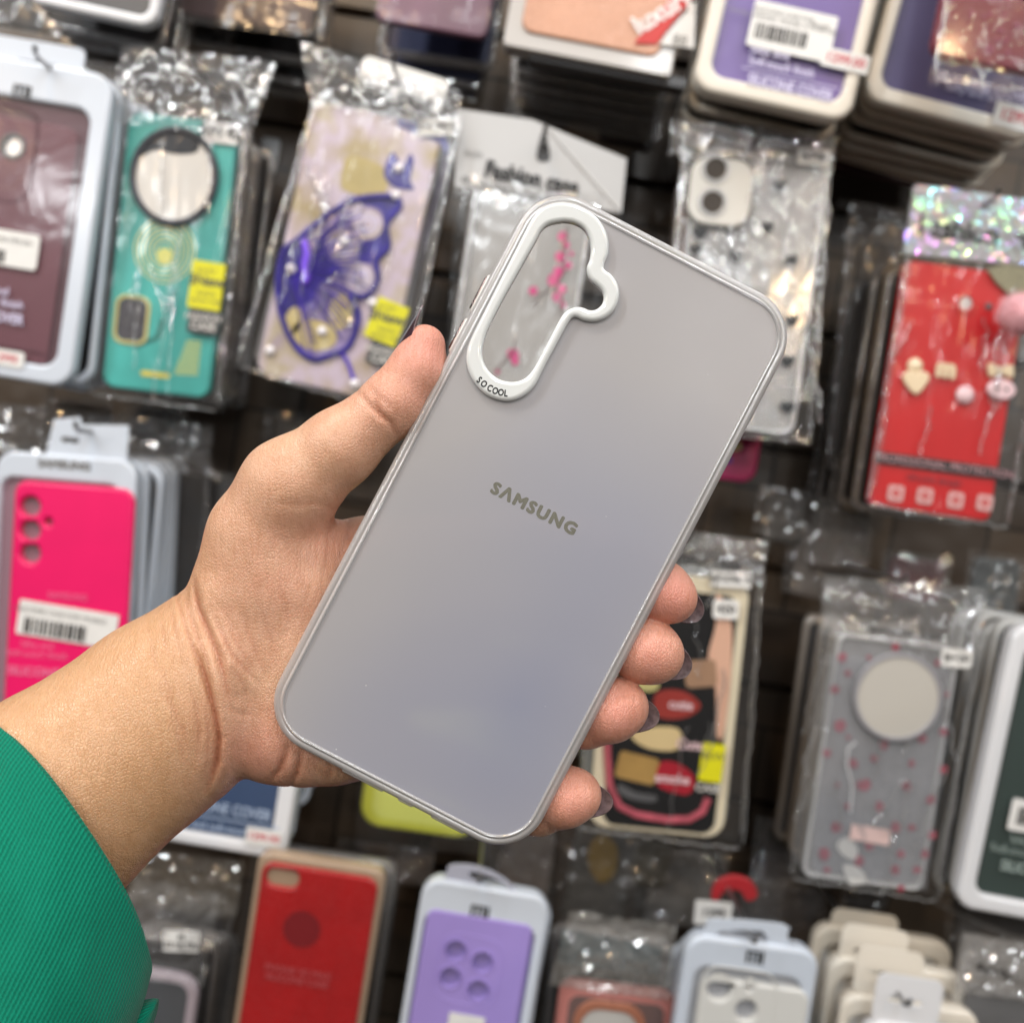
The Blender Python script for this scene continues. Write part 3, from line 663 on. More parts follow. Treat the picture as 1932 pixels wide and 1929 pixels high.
# lower fold of the same garment
rg = []; uv2 = []
for i, (u, v, z, a, b) in enumerate(((292,1914,0,0.2,.3),(289,1913,0,4,4),(278,1915,0,6,6),(255,1922,0,7.5,8),(228,1932,0,9,10),(180,1960,0,12,12),(100,2010,0,16,16))):
    c0 = P3(u, v, z); K = 28
    rg.append(np.array([c0 + np.array((0.2, 1.0, 0)) * (a * math.cos(2 * math.pi * j / K) - a * 0.9 + 3.5) * 1.0 + np.array((0, 0, 1.0)) * b * math.sin(2 * math.pi * j / K) for j in range(K)]))
    uv2.append([(j * 1.3, i * 6.0, 0) for j in range(K)])
fold = loft('sleeve_fold', rg, M_knit, slv)
at = fold.data.attributes.new('knit', 'FLOAT_VECTOR', 'POINT'); at.data.foreach_set('vector', np.array(uv2, np.float32).ravel())
#@@BACKGROUND@@
# ================================================================ BACKGROUND: shop wall with hanging packs
WALL_Y = 0.90
def ray(u, v):
    d = CM.to_3x3() @ Vector(((u - CU) / F, (CV - v) / F, -1.0)); return d
def hit(u, v, y):
    d = ray(u, v); return CAM + d * ((y - CAM.y) / d.y)
# slat wall: boards with grooves -----------------------------------------
def m_wall():
    m = bpy.data.materials.new('dark_slat_board'); m.use_nodes = True; t = m.node_tree; b = t.nodes['Principled BSDF']
    N = t.nodes.new; L = t.links.new; tcn = N('ShaderNodeTexCoord')
    sx_ = N('ShaderNodeSeparateXYZ'); cb = N('ShaderNodeCombineXYZ'); L(tcn.outputs['Object'], sx_.inputs[0]); L(sx_.outputs[0], cb.inputs[0]); L(sx_.outputs[2], cb.inputs[1])
    br = N('ShaderNodeTexBrick'); L(cb.outputs[0], br.inputs['Vector'])
    br.inputs['Color1'].default_value = (*lin((92, 77, 62)), 1); br.inputs['Color2'].default_value = (*lin((60, 50, 42)), 1); br.inputs['Mortar'].default_value = (*lin((26, 22, 19)), 1)
    br.inputs['Scale'].default_value = 1.0; br.inputs['Mortar Size'].default_value = 0.0022; br.inputs['Brick Width'].default_value = 0.083; br.inputs['Row Height'].default_value = 0.104; br.inputs['Mortar Smooth'].default_value = 0.8; br.offset = 0.35
    L(br.outputs[0], b.inputs['Base Color']); setp(b, Roughness=0.35, Specular_IOR_Level=0.5)
    n = N('ShaderNodeTexNoise'); n.inputs['Scale'].default_value = 14; L(tcn.outputs['Object'], n.inputs['Vector'])
    bp = N('ShaderNodeBump'); bp.inputs['Strength'].default_value = 0.5; bp.inputs['Distance'].default_value = 0.01
    L(n.outputs[0], bp.inputs['Height']); L(bp.outputs[0], b.inputs['Normal']); return m
V = []; Fc = []
z = 0.35
while z < 2.6:
    prof_ = [(z, WALL_Y + .012), (z + .003, WALL_Y), (z + .098, WALL_Y), (z + .101, WALL_Y + .012), (z + .104, WALL_Y + .012)]
    for zz, yy in prof_: V += [(-1.3, yy, zz), (1.3, yy, zz)]
    z += 0.104
n_ = len(V) // 2
for i in range(n_ - 1): Fc.append((2 * i, 2 * i + 1, 2 * i + 3, 2 * i + 2))
k = len(V); V += [(-1.3, WALL_Y + .03, .35), (1.3, WALL_Y + .03, .35), (1.3, WALL_Y + .03, V[n_ * 2 - 1][2]), (-1.3, WALL_Y + .03, V[n_ * 2 - 1][2])]
Fc.append((k + 3, k + 2, k + 1, k)); Fc.append((1, 0, k, k + 1)); Fc.append((n_ * 2 - 2, n_ * 2 - 1, k + 2, k + 3))
wall = mesh('wall', V, Fc, m_wall(), None, False)
tag(wall, 'dark brown grooved display wall behind all the hanging phone cases', 'wall', kind='structure')

class Pack:
    """a hanging pack; local frame: x right, z up, face towards -y, metres; features are traced on its front plane"""
    def __init__(s, name, label, cat, u, v, lean, y, group=None, yaw=0, tilt=0):
        s.y = y; s.k = y / F
        s.M = Matrix.Translation(hit(u, v, y)) @ Matrix.Rotation(math.radians(yaw), 4, 'Z') @ Matrix.Rotation(math.radians(lean - 9.0), 4, 'Y') @ Matrix.Rotation(math.radians(tilt), 4, 'X')
        s.Mi = s.M.inverted(); s.o = empty(name, s.M); tag(s.o, label, cat, group)
        s.lean = math.radians(lean)
    def loc(s, u, v):
        o = s.Mi @ CAM; d = s.Mi.to_3x3() @ ray(u, v); p = o - d * (o.y / d.y); return (p.x, p.z)
    def rect(s, u, v, w, h, r=0, rot=0, n=5):
        x, z = s.loc(u, v); return rrect(w * s.k, h * s.k, r * s.k, x, z, n, math.radians(rot))
    def circ(s, u, v, r, ry=None, n=28):
        x, z = s.loc(u, v); return circ(x, z, r * s.k, n, (ry or r) * s.k)
    def poly(s, P, sm=0):
        L = [s.loc(*p) for p in P]; return catmull(L, sm) if sm else L
    def plate(s, name, loops, y0, t, m, parent=None, bevel=0.0, res=2):
        """front face at local y = -y0 (mm towards viewer), thickness t mm going back"""
        me = curve_mesh(name, loops, t / 1000, bevel / 1000, res); me.transform(FRONT); me.transform(Matrix.Translation((0, -y0 / 1000, 0)))
        if bevel: smooth(me, 50)
        return link(name, me, m, parent or s.o)
    def text(s, txt, u, v, h, m, y0, parent=None, rot=0, bold=0.0, space=1.0, sx=1.0, name='lettering'):
        x, z = s.loc(u, v)
        me = bold_text(txt, h * s.k * 1.38, bold * h * s.k, z=None, space=space) if bold else text_mesh(txt, h * s.k * 1.38, space=space)
        if bold:
            for i, vv in enumerate(me.vertices): pass
        me.transform(Matrix.Translation((x, -y0 / 1000, z)) @ Matrix.Rotation(math.radians(rot), 4, 'Y') @ FRONT @ Matrix.Diagonal((sx, 1, 1, 1)))
        return link(name, me, m, parent or s.o)
    def tube(s, name, P, r, m, y0, parent=None, closed=False, n=6, flat=False):
        L = [Vector((*s.loc(*p), 0)) for p in P]; L = [Vector((a.x, -y0 / 1000, a.y)) for a in L]
        return tube(name, L, r / 1000, m, parent or s.o, n)
    def dome(s, name, u, v, r, m, y0, parent=None, squash=1.0):
        x, z = s.loc(u, v); R_ = r * s.k; V = []; Fc = []
        for i in range(7):
            a = math.pi / 2 * i / 6
            for j in range(14): b = 2 * math.pi * j / 14; V.append((x + R_ * math.cos(a) * math.cos(b), -y0 / 1000 - R_ * squash * math.sin(a), z + R_ * math.cos(a) * math.sin(b)))
        for i in range(6):
            for j in range(14): Fc.append((i * 14 + j, i * 14 + (j + 1) % 14, (i + 1) * 14 + (j + 1) % 14, (i + 1) * 14 + j))
        return mesh(name, V, Fc, m, parent or s.o, True, 180)
    def sheet(s, name, quad, y0, m, nx=14, ny=20, amp=1.0, seed=1, flat=False, parent=None, yo=None, fold=0.0, ruffle=0.0):
        """film sheet between 4 traced corners (tl,tr,br,bl) with crumples amp mm"""
        rs = np.random.RandomState(seed); c = [np.array(s.loc(*p)) for p in quad]; V = []; Fc = []
        for i in range(ny + 1):
            for j in range(nx + 1):
                a, b = j / nx, i / ny; p = (c[0] * (1 - a) + c[1] * a) * (1 - b) + (c[3] * (1 - a) + c[2] * a) * b
                if 0 < i < ny and 0 < j < nx and flat: p = p + (rs.rand(2) - .5) * 0.7 * np.linalg.norm(c[1] - c[0]) / nx
                elif ruffle and (i in (0, ny) or j in (0, nx)): p = p + (rs.rand(2) - .5) * ruffle / 1000
                q = Vector((p[0] * 55 + seed * 3.1, p[1] * 55, seed)); q2 = Vector((p[0] * 130 + seed, p[1] * 130, seed * 2.0))
                d = (abs(mnoise.noise(q)) * 2.2 + abs(mnoise.noise(q2)) * 1.3 + (rs.rand() * 0.9 if flat else 0)) * amp
                d += fold * math.sin(a * 9 + seed)
                V.append((p[0], -(y0 + d) / 1000, p[1]))
        for i in range(ny):
            for j in range(nx):
                a = i * (nx + 1) + j; q = (a, a + 1, a + nx + 2, a + nx + 1)
                if flat:
                    if rs.rand() < .5: Fc += [(q[0], q[3], q[2]), (q[0], q[2], q[1])]
                    else: Fc += [(q[0], q[3], q[1]), (q[1], q[3], q[2])]
                else: Fc.append((q[0], q[3], q[2], q[1]))
        return mesh(name, V, Fc, m, parent or s.o, not flat, 180)

def tube(name, L, r, m, parent, n=6):
    V = []; Fc = []
    for i, p in enumerate(L):
        d = (L[min(i + 1, len(L) - 1)] - L[max(i - 1, 0)]).normalized(); s_ = d.cross(Vector((0.01, -1, 0.02))).normalized(); t_ = d.cross(s_)
        if abs(d.y) > 0.9: s_ = d.cross(Vector((0, 0, 1))).normalized(); t_ = d.cross(s_)
        for j in range(n): a = 2 * math.pi * j / n; V.append(p + (s_ * math.cos(a) + t_ * math.sin(a)) * r)
    for i in range(len(L) - 1):
        for j in range(n): Fc.append((i * n + j, (i + 1) * n + j, (i + 1) * n + (j + 1) % n, i * n + (j + 1) % n))
    Fc.append(tuple(range(n))); Fc.append(tuple((len(L) - 1) * n + j for j in range(n))[::-1])
    return mesh(name, V, Fc, m, parent, True, 60)
def hook(u, v, y, label):
    """steel display hook from the wall out to y, passing through the hang hole at photo point (u,v)"""
    p = hit(u, v, y); o = empty('display_hook', Matrix.Translation((p.x, WALL_Y, p.z)))
    tag(o, label, 'hook', 'steel display hooks')
    L = [Vector((0, 0, 0)), Vector((0, -(WALL_Y - y) * .5, 0)), Vector((0, -(WALL_Y - y) - .002, 0)), Vector((0, -(WALL_Y - y) - .006, .002)), Vector((0, -(WALL_Y - y) - .008, .006))]
    tube('hook_arm', L, 0.0016, M_metal, o, 8)
    me = curve_mesh('hook_plate', [rrect(.016, .03, .003)], .002, .0005); me.transform(FRONT); me.transform(Matrix.Translation((0, -0.0035, 0)))
    link('hook_plate', me, M_metal, o)

def mi_logo(p, u, v, w, h, m, y0):
    L_ = []
    for a in (-.44, -.13, .18): L_.append([(a, -.5), (a + .16, -.5), (a + .16, .5), (a, .5)])
    L_.append([(.40, -.5), (.56, -.5), (.56, .5), (.40, .5)])
    root = None
    x, z = p.loc(u, v); k = p.k
    ps = [[(x + q[0] * w * k, z + q[1] * h * k) for q in l] for l in L_]
    root = p.plate('logo', [ps[0]], y0, .2, m)
    for q in ps[1:]: p.plate('logo_bar', [q], y0, .2, m, root)
    p.plate('logo_bar', [[(x - .285 * w * k, z + .30 * h * k), (x + .19 * w * k, z + .30 * h * k), (x + .19 * w * k, z + .5 * h * k), (x - .285 * w * k, z + .5 * h * k)]], y0 - .01, .2, m, root)
    return root
def sticker(p, u, v, w, h, rot, txt, th, m=None, parent=None, y0=3, ink=None, name='price_label', barcode=None, r=2):
    st = p.plate(name, [p.rect(u, v, w, h, r, rot)], y0, .25, m or M_paper, parent)
    if txt: p.text(txt, u, v, th, ink or M_black, y0 + .12, st, rot=-rot, bold=.04)
    return st
def barcode(p, u, v, w, h, rot, y0, parent, seed=1):
    rs = np.random.RandomState(seed); x, z = p.loc(u, v); W_, H_ = w * p.k, h * p.k; V = []; Fc = []; c, s_ = math.cos(math.radians(rot)), math.sin(math.radians(rot)); t = -W_ / 2
    while t < W_ / 2:
        bw = W_ / 60 * rs.randint(1, 4)
        q = [(t, -H_ / 2), (t + bw, -H_ / 2), (t + bw, H_ / 2), (t, H_ / 2)]; b0 = len(V)
        for a, b in q: V.append((x + a * c - b * s_, -y0 / 1000, z + a * s_ + b * c))
        Fc.append((b0, b0 + 1, b0 + 2, b0 + 3)); t += bw + W_ / 60 * rs.randint(1, 3)
    return mesh('barcode', V, Fc, M_black, parent, False)
M_ink2 = mat('grey_small_print', (120, 118, 116), 0.6)
M_redink = mat('red_price_print', (204, 96, 104), 0.6)

def stack_behind(src_build, n, dy, label, cat, group, rs=None): pass
def blister(name, label, cat, u, v, w, h, lean, y, frame_m, card_m, r=26, border=(16, 30, 16, 16), tilt=0, yaw=0, group=None, deep=10, window=True, bev=2.2, tab=None, card_y=-4.5):
    """hard plastic frame pack. border = left, top, right, bottom widths in photo units; tab=(u,v,w,h) hang tab"""
    p = Pack(name, label, cat, u, v, lean, y, group, yaw, tilt)
    k = p.k; W_, H_ = w * k, h * k
    il, it_, ir, ib = [b * k for b in border]
    ow = rrect(W_, H_, r * k, 0, 0, 8)
    inn = rrect(W_ - il - ir, H_ - it_ - ib, max(3, r - 12) * k, (il - ir) / 2, (ib - it_) / 2, 8)
    fr = p.plate('frame', [ow, inn], 0, deep, frame_m, None, bev, 3)
    bc = p.plate('back_card', [rrect(W_ - 3 * k, H_ - 3 * k, r * k, 0, 0, 6)], -deep - .3, .8, frame_m)
    if card_m is not None: p.card = p.plate('inner_card', [rrect(W_ - il - ir + .002, H_ - it_ - ib + .002, max(3, r - 12) * k, (il - ir) / 2, (ib - it_) / 2, 6)], card_y, .8, card_m)
    if window:
        me = curve_mesh('window', [rrect(W_ - il - ir + .003, H_ - it_ - ib + .003, max(3, r - 12) * k, (il - ir) / 2, (ib - it_) / 2, 6)], .0003); me.transform(FRONT); me.transform(Matrix.Translation((0, .0012, 0)))
        link('window', me, F_clear, p.o)
    if tab:
        tu, tv, tw, th_ = tab
        hole = p.rect(tu, tv, tw * .42, 9, 4)
        p.plate('hang_tab', [p.rect(tu, tv, tw, th_, 13), hole], -3, 1.2, frame_m, None, .3)
    p.W, p.H = W_, H_
    return p
def followers(n, u, v, w, h, lean, y, dy, frame_m, label, cat, group, r=26, bag=False, jit=2.0, seed=1, deep=9, inner=None, dx=0.0, dz=0.0, name='phone_case_pack'):
    """packs hanging behind the front one on the same hook (real distance behind, a little jitter)"""
    rs = np.random.RandomState(seed); base = hit(u, v, y); kk = y / F; root0 = None
    for i in range(1, n + 1):
        yy = y + dy * i
        M_ = Matrix.Translation((base.x + dx * i + rs.randn() * jit / 1000, yy, base.z + dz * i + rs.randn() * jit / 1000)) @ Matrix.Rotation(math.radians(rs.randn() * 1.5), 4, 'Z') @ Matrix.Rotation(math.radians(lean - 9 + rs.randn() * 1.2), 4, 'Y')
        if root0 is None:
            o = empty(name, M_); root0 = o
            W_, H_ = w * kk, h * kk
            me = curve_mesh('frame', [rrect(W_, H_, r * kk, 0, 0, 8), rrect(W_ - 26 * kk, H_ - 30 * kk, max(3, r - 10) * kk, 0, 0, 6)], deep / 1000, .002, 2); me.transform(FRONT); smooth(me, 50)
            link('frame', me, frame_m, o)
            me = curve_mesh('case_back', [rrect(W_ - 26 * kk, H_ - 30 * kk, max(3, r - 10) * kk, 0, 0, 6)], .003, .001, 1); me.transform(FRONT); me.transform(Matrix.Translation((0, .004, 0)))
            link('case_back', me, inner or M_dark, o)
        else:
            o = root0.copy(); scene.collection.objects.link(o); o.matrix_world = M_
            for ch in list(root0.children):
                c = ch.copy(); scene.collection.objects.link(c); c.parent = o
        tag(o, label, cat, group)

M_fsmoke = film('smoky_side_film', gloss=0.10, haze=0.30, rough=0.12, bump=0.6, bscale=50, hcol=(0.30, 0.28, 0.27))
# ------------------------------------------------------------------ B0 maroon pack, far left
M_maroon = mat('maroon_silicone', (104, 58, 70), 0.42, var=0.06)
M_maroon2 = mat('maroon_card', (86, 48, 60), 0.5, var=0.08)
p = blister('phone_case_pack', 'maroon silicone case in a white frame pack with hang tab at far left', 'case pack', 28, 415, 292, 585, 9.5, 0.70, M_cool, M_maroon2, r=40, border=(36, 70, 34, 34), tab=(64, 118, 176, 84))
cs = p.plate('case', [p.rect(14, 455, 205, 455, 26), p.circ(22, 275, 19)], -1.5, 3, M_maroon, None, 1.0)
p.plate('camera_rim', [p.rect(-5, 285, 140, 180, 40), p.rect(-5, 285, 132, 172, 36)], -1.2, .8, M_maroon2, cs, .2)
p.plate('lens_rim', [p.circ(22, 275, 25), p.circ(22, 275, 17)], -1.0, 1.6, M_grey, cs, .4)
p.plate('lens', [p.circ(22, 275, 18)], -3.4, 1, mat('silver_lens', (168, 168, 170), .25, metal=.4), cs, .3)
mi_logo(p, 40, 171, 34, 20, M_black, .5)
s_ = sticker(p, 22, 470, 104, 66, 0, '', 0, y0=1.2, r=8, name='barcode_label'); p.text('100-999-001', 30, 456, 10, M_ink2, 1.5, s_); barcode(p, -8, 482, 34, 24, 0, 1.5, s_)
p.text('Silky and\nsoft-touch finish', -20, 556, 15, M_lilacink, 1.0, bold=.03)
p.text('SILICONE COVER', -36, 592, 19, M_lilacink, 1.0, bold=.05, sx=.8)
sticker(p, 16, 676, 62, 30, 0, '2990', 14, y0=1.2, r=6, ink=M_redink)
followers(4, 28, 415, 290, 583, 9.5, 0.70, 0.017, M_cool, 'pale framed pack hanging behind the maroon case pack', 'case pack', 'packs behind the maroon case', r=40, seed=3)
hook(74, 112, 0.685, 'steel hook holding the maroon case pack')

# ------------------------------------------------------------------ generic bag pack
def bag(name, label, cat, u, v, lean, y, quad, head, case_m=None, case_rect=None, r=20, seed=1, header='Fashion case', hcol=None, fm=None, hm=None, amp_b=0.7, amp_h=1.6, text_uv=None, thick=7, tsize=24, nx=14, case_t=8, holes=(), sub='', tilt=0, yaw=0, tsx=0.92, backcard=None):
    """quad = bag body corners tl,tr,br,bl ; head = header flap corners tl,tr,br,bl"""
    p = Pack(name, label, cat, u, v, lean, y, None, yaw, tilt)
    if case_m is not None:
        cu_, cv_, cw_, ch_ = case_rect
        loops = [p.rect(cu_, cv_, cw_, ch_, r)] + [h(p) for h in holes]
        p.case = p.plate('case', loops, -1.0, case_t, case_m, None, 1.8, 3)
    if backcard is not None:
        p.plate('back_card', [p.rect(case_rect[0], case_rect[1], case_rect[2] - 8, case_rect[3] - 8, r)], -8.5, .6, backcard)
    p.sheet('bag_film', quad, 1.2, fm or F_bag, 16, 26, amp_b, seed, False, ruffle=1.0)
    p.sheet('bag_back_film', quad, -11.5, F_bag, 6, 8, .5, seed + 7, False)
    rs_ = np.random.RandomState(seed + 1)
    for a_, b_ in ((quad[0], quad[3]), (quad[1], quad[2]), (quad[3], quad[2])):
        P_ = [(a_[0] + (b_[0] - a_[0]) * t + rs_.randn() * 1.6, a_[1] + (b_[1] - a_[1]) * t + rs_.randn() * 1.6) for t in np.linspace(0.02, .98, 26)]
        p.tube('bag_seam', P_, .55 + .35 * rs_.rand(), F_seam, .8, n=6)
        P_ = [(u_ + (6 if a_ is quad[0] else -6), v_) for u_, v_ in P_[::2]]
        if a_ is not quad[3]: p.tube('bag_fold', P_, .4, F_seam, 1.6, n=5)
    if head:
        p.sheet('header_film', head, 1.0, hm or F_crink, nx + 16, 15, amp_h * .8, seed + 3, True)
        p.sheet('header_back_film', head, -4.0, hm or F_crink, nx, 6, amp_h * .7, seed + 5, True)
    if text_uv:
        p.text(header, text_uv[0], text_uv[1], tsize, M_black, 2.6, bold=.05, sx=tsx)
        if sub: p.text(sub, text_uv[0] - 5, text_uv[1] + tsize * .85, tsize * .42, M_black, 2.6, sx=1.1)
    return p
def streaks(p, quad, n, seed, y0=3.2, r=.5):
    rs_ = np.random.RandomState(seed)
    for i in range(n):
        a, b = .08 + .84 * rs_.rand(), .05 + .6 * rs_.rand(); ln = .12 + .28 * rs_.rand(); sl = rs_.randn() * .10; P_ = []
        for t in np.linspace(0, 1, 9):
            aa, bb = a + sl * t + .012 * rs_.randn(), b + ln * t
            u_ = (quad[0][0] * (1 - aa) + quad[1][0] * aa) * (1 - bb) + (quad[3][0] * (1 - aa) + quad[2][0] * aa) * bb
            v_ = (quad[0][1] * (1 - aa) + quad[1][1] * aa) * (1 - bb) + (quad[3][1] * (1 - aa) + quad[2][1] * aa) * bb
            P_.append((u_, v_))
        p.tube('film_streak', P_, r * (.6 + .8 * rs_.rand()), F_seam, y0, n=5)  # thin glossy tubes added over the film to give bright streaks
def yellow_tag(p, u, v, w=62, h=88, y0=2.6, rot=-2, parent=None):
    y_ = p.plate('yellow_label', [p.rect(u, v, w, h, 3, rot)], y0, .3, M_yellow, parent)
    p.text('just for', u, v - 28, 9, M_charc, y0 + .12, y_); p.text('3New', u, v - 8, 20, M_charc, y0 + .12, y_, bold=.04); p.text('fashion\nphone case', u, v + 22, 9, M_charc, y0 + .12, y_)
    d = p.plate('charcoal_label', [p.rect(u - 6, v + h / 2 + 24, w - 4, 44, 3, rot)], y0, .3, M_charc, parent)
    p.text('FASHION', u - 6, v + h / 2 + 16, 12, M_mir, y0 + .12, d, bold=.03); p.text('CASE', u - 6, v + h / 2 + 33, 15, M_mir, y0 + .12, d, bold=.04)

# ------------------------------------------------------------------ B2 teal case with round ring stand
M_teal = mat('teal_case', (66, 168, 160), 0.35, var=0.30, vscale=14, coat=.3)
M_brass = mat('pale_brass_print', (206, 196, 130), 0.4, metal=.2)
p = bag('phone_case_pack', 'teal phone case with big round mirror ring in a clear bag', 'case pack', 318, 480, 7.0, 0.72,
        [(222, 205), (468, 228), (412, 775), (166, 742)], [(232, 88), (520, 120), (470, 262), (214, 232)], M_teal, (318, 482, 204, 512), 24, seed=11, header='Fashion case', text_uv=(362, 168), tsize=30, amp_h=2.6, tsx=1.0)
rg_ = p.plate('ring_stand', [p.circ(330, 334, 84, 92), p.circ(330, 334, 72, 80)], 3.2, 3.5, mat('dark_steel_ring', (58, 60, 66), .3, metal=.6), None, 1.2)
p.plate('mirror', [p.circ(330, 334, 74, 82)], 1.2, 1.6, M_mir, rg_)
gl = p.plate('dark_band', [p.poly([(262, 298), (280, 262), (318, 246), (352, 248), (375, 262), (372, 288), (330, 292), (295, 284)], 4)], 1.6, .2, mat('dark_ring_top', (64, 66, 70), .2, metal=.4), rg_)  # dark curved band across the top of the mirror disc
for r_ in (58, 50, 42, 34, 26, 18): p.plate('printed_coil', [p.circ(310, 472, r_, r_ * 1.05), p.circ(310, 472, r_ - 2.5, (r_ - 2.5) * 1.05)], -.7, .2, M_brass)
p.plate('coil_centre', [p.circ(310, 482, 15)], -.6, .2, mat('lime_spot', (216, 214, 120), .4))
ln = p.plate('lens_island', [p.rect(248, 603, 66, 92, 20), p.rect(248, 603, 54, 80, 15)], .2, 1.2, M_brass, None, .3)
p.plate('lens_window', [p.rect(248, 603, 52, 78, 15)], -.5, .4, mat('grey_mesh', (74, 72, 78), .6, var=.3, vscale=300), ln)
for q in range(11): p.plate('yellow_stripe', [p.poly([(352 - q * 2.4, 642 + q * 6), (379 - q * .6, 644 + q * 6), (379 - q * .6, 647 + q * 6), (351 - q * 2.4, 645 + q * 6)])], -.6, .2, mat('pale_yellow_print', (196, 206, 128), .5))
p.plate('yellow_bar', [p.rect(292, 706, 56, 10, 5)], -.6, .2, mat('yellow_print', (214, 200, 80), .5))
p.plate('diamond_print', [p.poly([(258, 655), (300, 640), (310, 600), (302, 600), (292, 634), (250, 650)])], -.6, .2, mat('deep_teal_print', (34, 112, 104), .5))
sticker(p, 418, 252, 66, 38, 1, 'RM 42', 22, y0=1.5)
yellow_tag(p, 392, 540, y0=3.2)
streaks(p, [(222, 205), (468, 228), (412, 775), (166, 742)], 9, 5)
streaks(p, [(232, 88), (520, 120), (470, 262), (214, 232)], 7, 6)
M_tealdk = mat('dark_teal_case', (20, 66, 66), .3, var=.3); M_rosedk = mat('dusty_rose_case', (120, 72, 72), .35)
followers(6, 322, 480, 210, 520, 7.0, 0.735, 0.016, M_fsmoke, 'dark bagged case hanging behind the teal one', 'case pack', 'cases behind the teal case', r=22, seed=5, inner=M_dark, jit=2.5)
hook(372, 130, 0.70, 'steel hook through the crinkled bag of the teal case')
# crinkly bag between the maroon and teal cases
p = bag('crinkled_bag', 'crumpled empty-looking clear bag top between the maroon and teal cases', 'plastic bag', 215, 300, 8, 0.78, [(160, 240), (240, 250), (190, 720), (120, 700)], [(152, 108), (250, 135), (245, 262), (148, 240)], M_dark, (190, 480, 70, 440), 14, seed=21, amp_h=2.8, text_uv=None)

# ------------------------------------------------------------------ B3 butterfly case
M_btf = bpy.data.materials.new('cream_lilac_case'); M_btf.use_nodes = True
t_ = M_btf.node_tree; b_ = t_.nodes['Principled BSDF']; setp(b_, Roughness=.25, Coat_Weight=.5)
nz = t_.nodes.new('ShaderNodeTexNoise'); nz.inputs['Scale'].default_value = 22; nz.inputs['Detail'].default_value = 5
tcn = t_.nodes.new('ShaderNodeTexCoord'); t_.links.new(tcn.outputs['Object'], nz.inputs['Vector'])
rr_ = t_.nodes.new('ShaderNodeValToRGB'); t_.links.new(nz.outputs[0], rr_.inputs[0]); e = rr_.color_ramp.elements
e[0].position = .36; e[0].color = (*lin((178, 160, 120)), 1); e[1].position = .52; e[1].color = (*lin((206, 190, 206)), 1)
x_ = e.new(.62); x_.color = (*lin((190, 176, 150)), 1); x_ = e.new(.72); x_.color = (*lin((158, 140, 176)), 1)
t_.links.new(rr_.outputs[0], b_.inputs['Base Color'])
M_vio = mat('violet_print', (46, 34, 132), .3, var=.35, vscale=90); M_vio2 = mat('deep_violet_glitter', (84, 56, 196), .25, var=.2, vscale=120)
M_gold = mat('old_gold_print', (186, 168, 112), .4, var=.12)
p = bag('phone_case_pack', 'cream and lilac case with large violet butterfly wing and pearls', 'case pack', 655, 468, 13.0, 0.70,
        [(598, 170), (872, 215), (752, 785), (446, 690)], [(566, 78), (870, 175), (862, 262), (590, 200)], M_btf, (657, 475, 246, 520), 26, seed=31, text_uv=(722, 178), tsize=30, amp_h=2.0, sub='Phone case for mobile', case_t=10)
Bz = lambda L: [(x / 3.019 + 447.2, y / 3.019 + 127.8) for x, y in L]
WING = Bz([(230,1230),(262,1050),(340,985),(430,905),(560,810),(700,745),(880,735),(925,790),(850,890),(860,1020),(795,1100),(800,1210),(740,1300),(645,1300),(690,1400),(672,1510),(620,1600),(520,1640),(430,1660),(330,1580),(255,1420)])
M_wbase = mat('lilac_wing_base', (134, 118, 158), .4, var=.4, vscale=70)
wg = p.plate('printed_wing', [p.poly(WING, 4)], -.55, .3, M_wbase)
p.plate('violet_field', [p.poly(Bz([(232,1225),(262,1050),(345,990),(470,960),(520,1080),(600,1150),(470,1230),(420,1330),(330,1370),(262,1400)]), 4)], -.45, .2, M_vio, wg)
p.plate('violet_field', [p.poly(Bz([(700,1010),(800,940),(850,900),(858,1020),(795,1100),(700,1110)]), 3)], -.45, .2, M_vio, wg)
p.plate('violet_field', [p.poly(Bz([(660,745),(880,735),(922,790),(840,900),(820,810),(700,775)]), 3)], -.45, .2, M_vio, wg)
wl = [p.loc(*q) for q in catmull(WING, 4)]; wl.append(wl[0])
tube('wing_outline', [Vector((a, 0.0, b)) for a, b in wl], .0022, M_vio, wg, 6)
for c_, rx, ry in (((600, 1005), 88, 86), ((745, 890), 86, 86), ((702, 1200), 82, 88), ((590, 1390), 70, 100), ((440, 1520), 130, 85), ((640, 790), 90, 34), ((320, 1440), 46, 80)):
    u0, v0 = Bz([c_])[0]; p.plate('wing_spot', [p.circ(u0, v0, rx / 3.019, ry / 3.019, n=20)], -.35, .2, M_gold if c_[1] > 1250 else M_btf, wg)
    if c_[1] < 1250:
        for q in (.72, .42): p.plate('rose_ring', [p.circ(u0, v0, rx * q / 3.019), p.circ(u0, v0, rx * (q - .12) / 3.019)], -.25, .2, M_lilacink, wg)
rs = np.random.RandomState(4); root_ = (300, 1120)
for i in range(44):
    a = math.radians(-42 + 122 * i / 43 + rs.randn()); l1 = 130 + 60 * rs.rand(); l2 = 380 + 120 * rs.rand()
    if i > 26: l2 = 300 + 230 * rs.rand()
    P_ = Bz([(root_[0] + math.cos(a) * l, root_[1] + math.sin(a) * l + 14 * math.sin(l / 70)) for l in np.linspace(l1 * .3, l2, 7)])
    p.tube('wing_vein', P_, .42, M_vio2 if i % 3 == 0 else M_vio, .05, wg, n=4)
for L_ in ([(380,980),(400,1060),(385,1130),(400,1200),(380,1225)],):
    p.tube('violet_charm', Bz(L_), 2.6, mat('bright_violet_gem', (128, 84, 232), .15, coat=.8), 1.0, wg, n=8)
p.tube('wing_tail', Bz([(560,1620),(610,1640),(640,1700),(660,1760),(680,1810)]), 1.4, M_vio2, .2, wg)
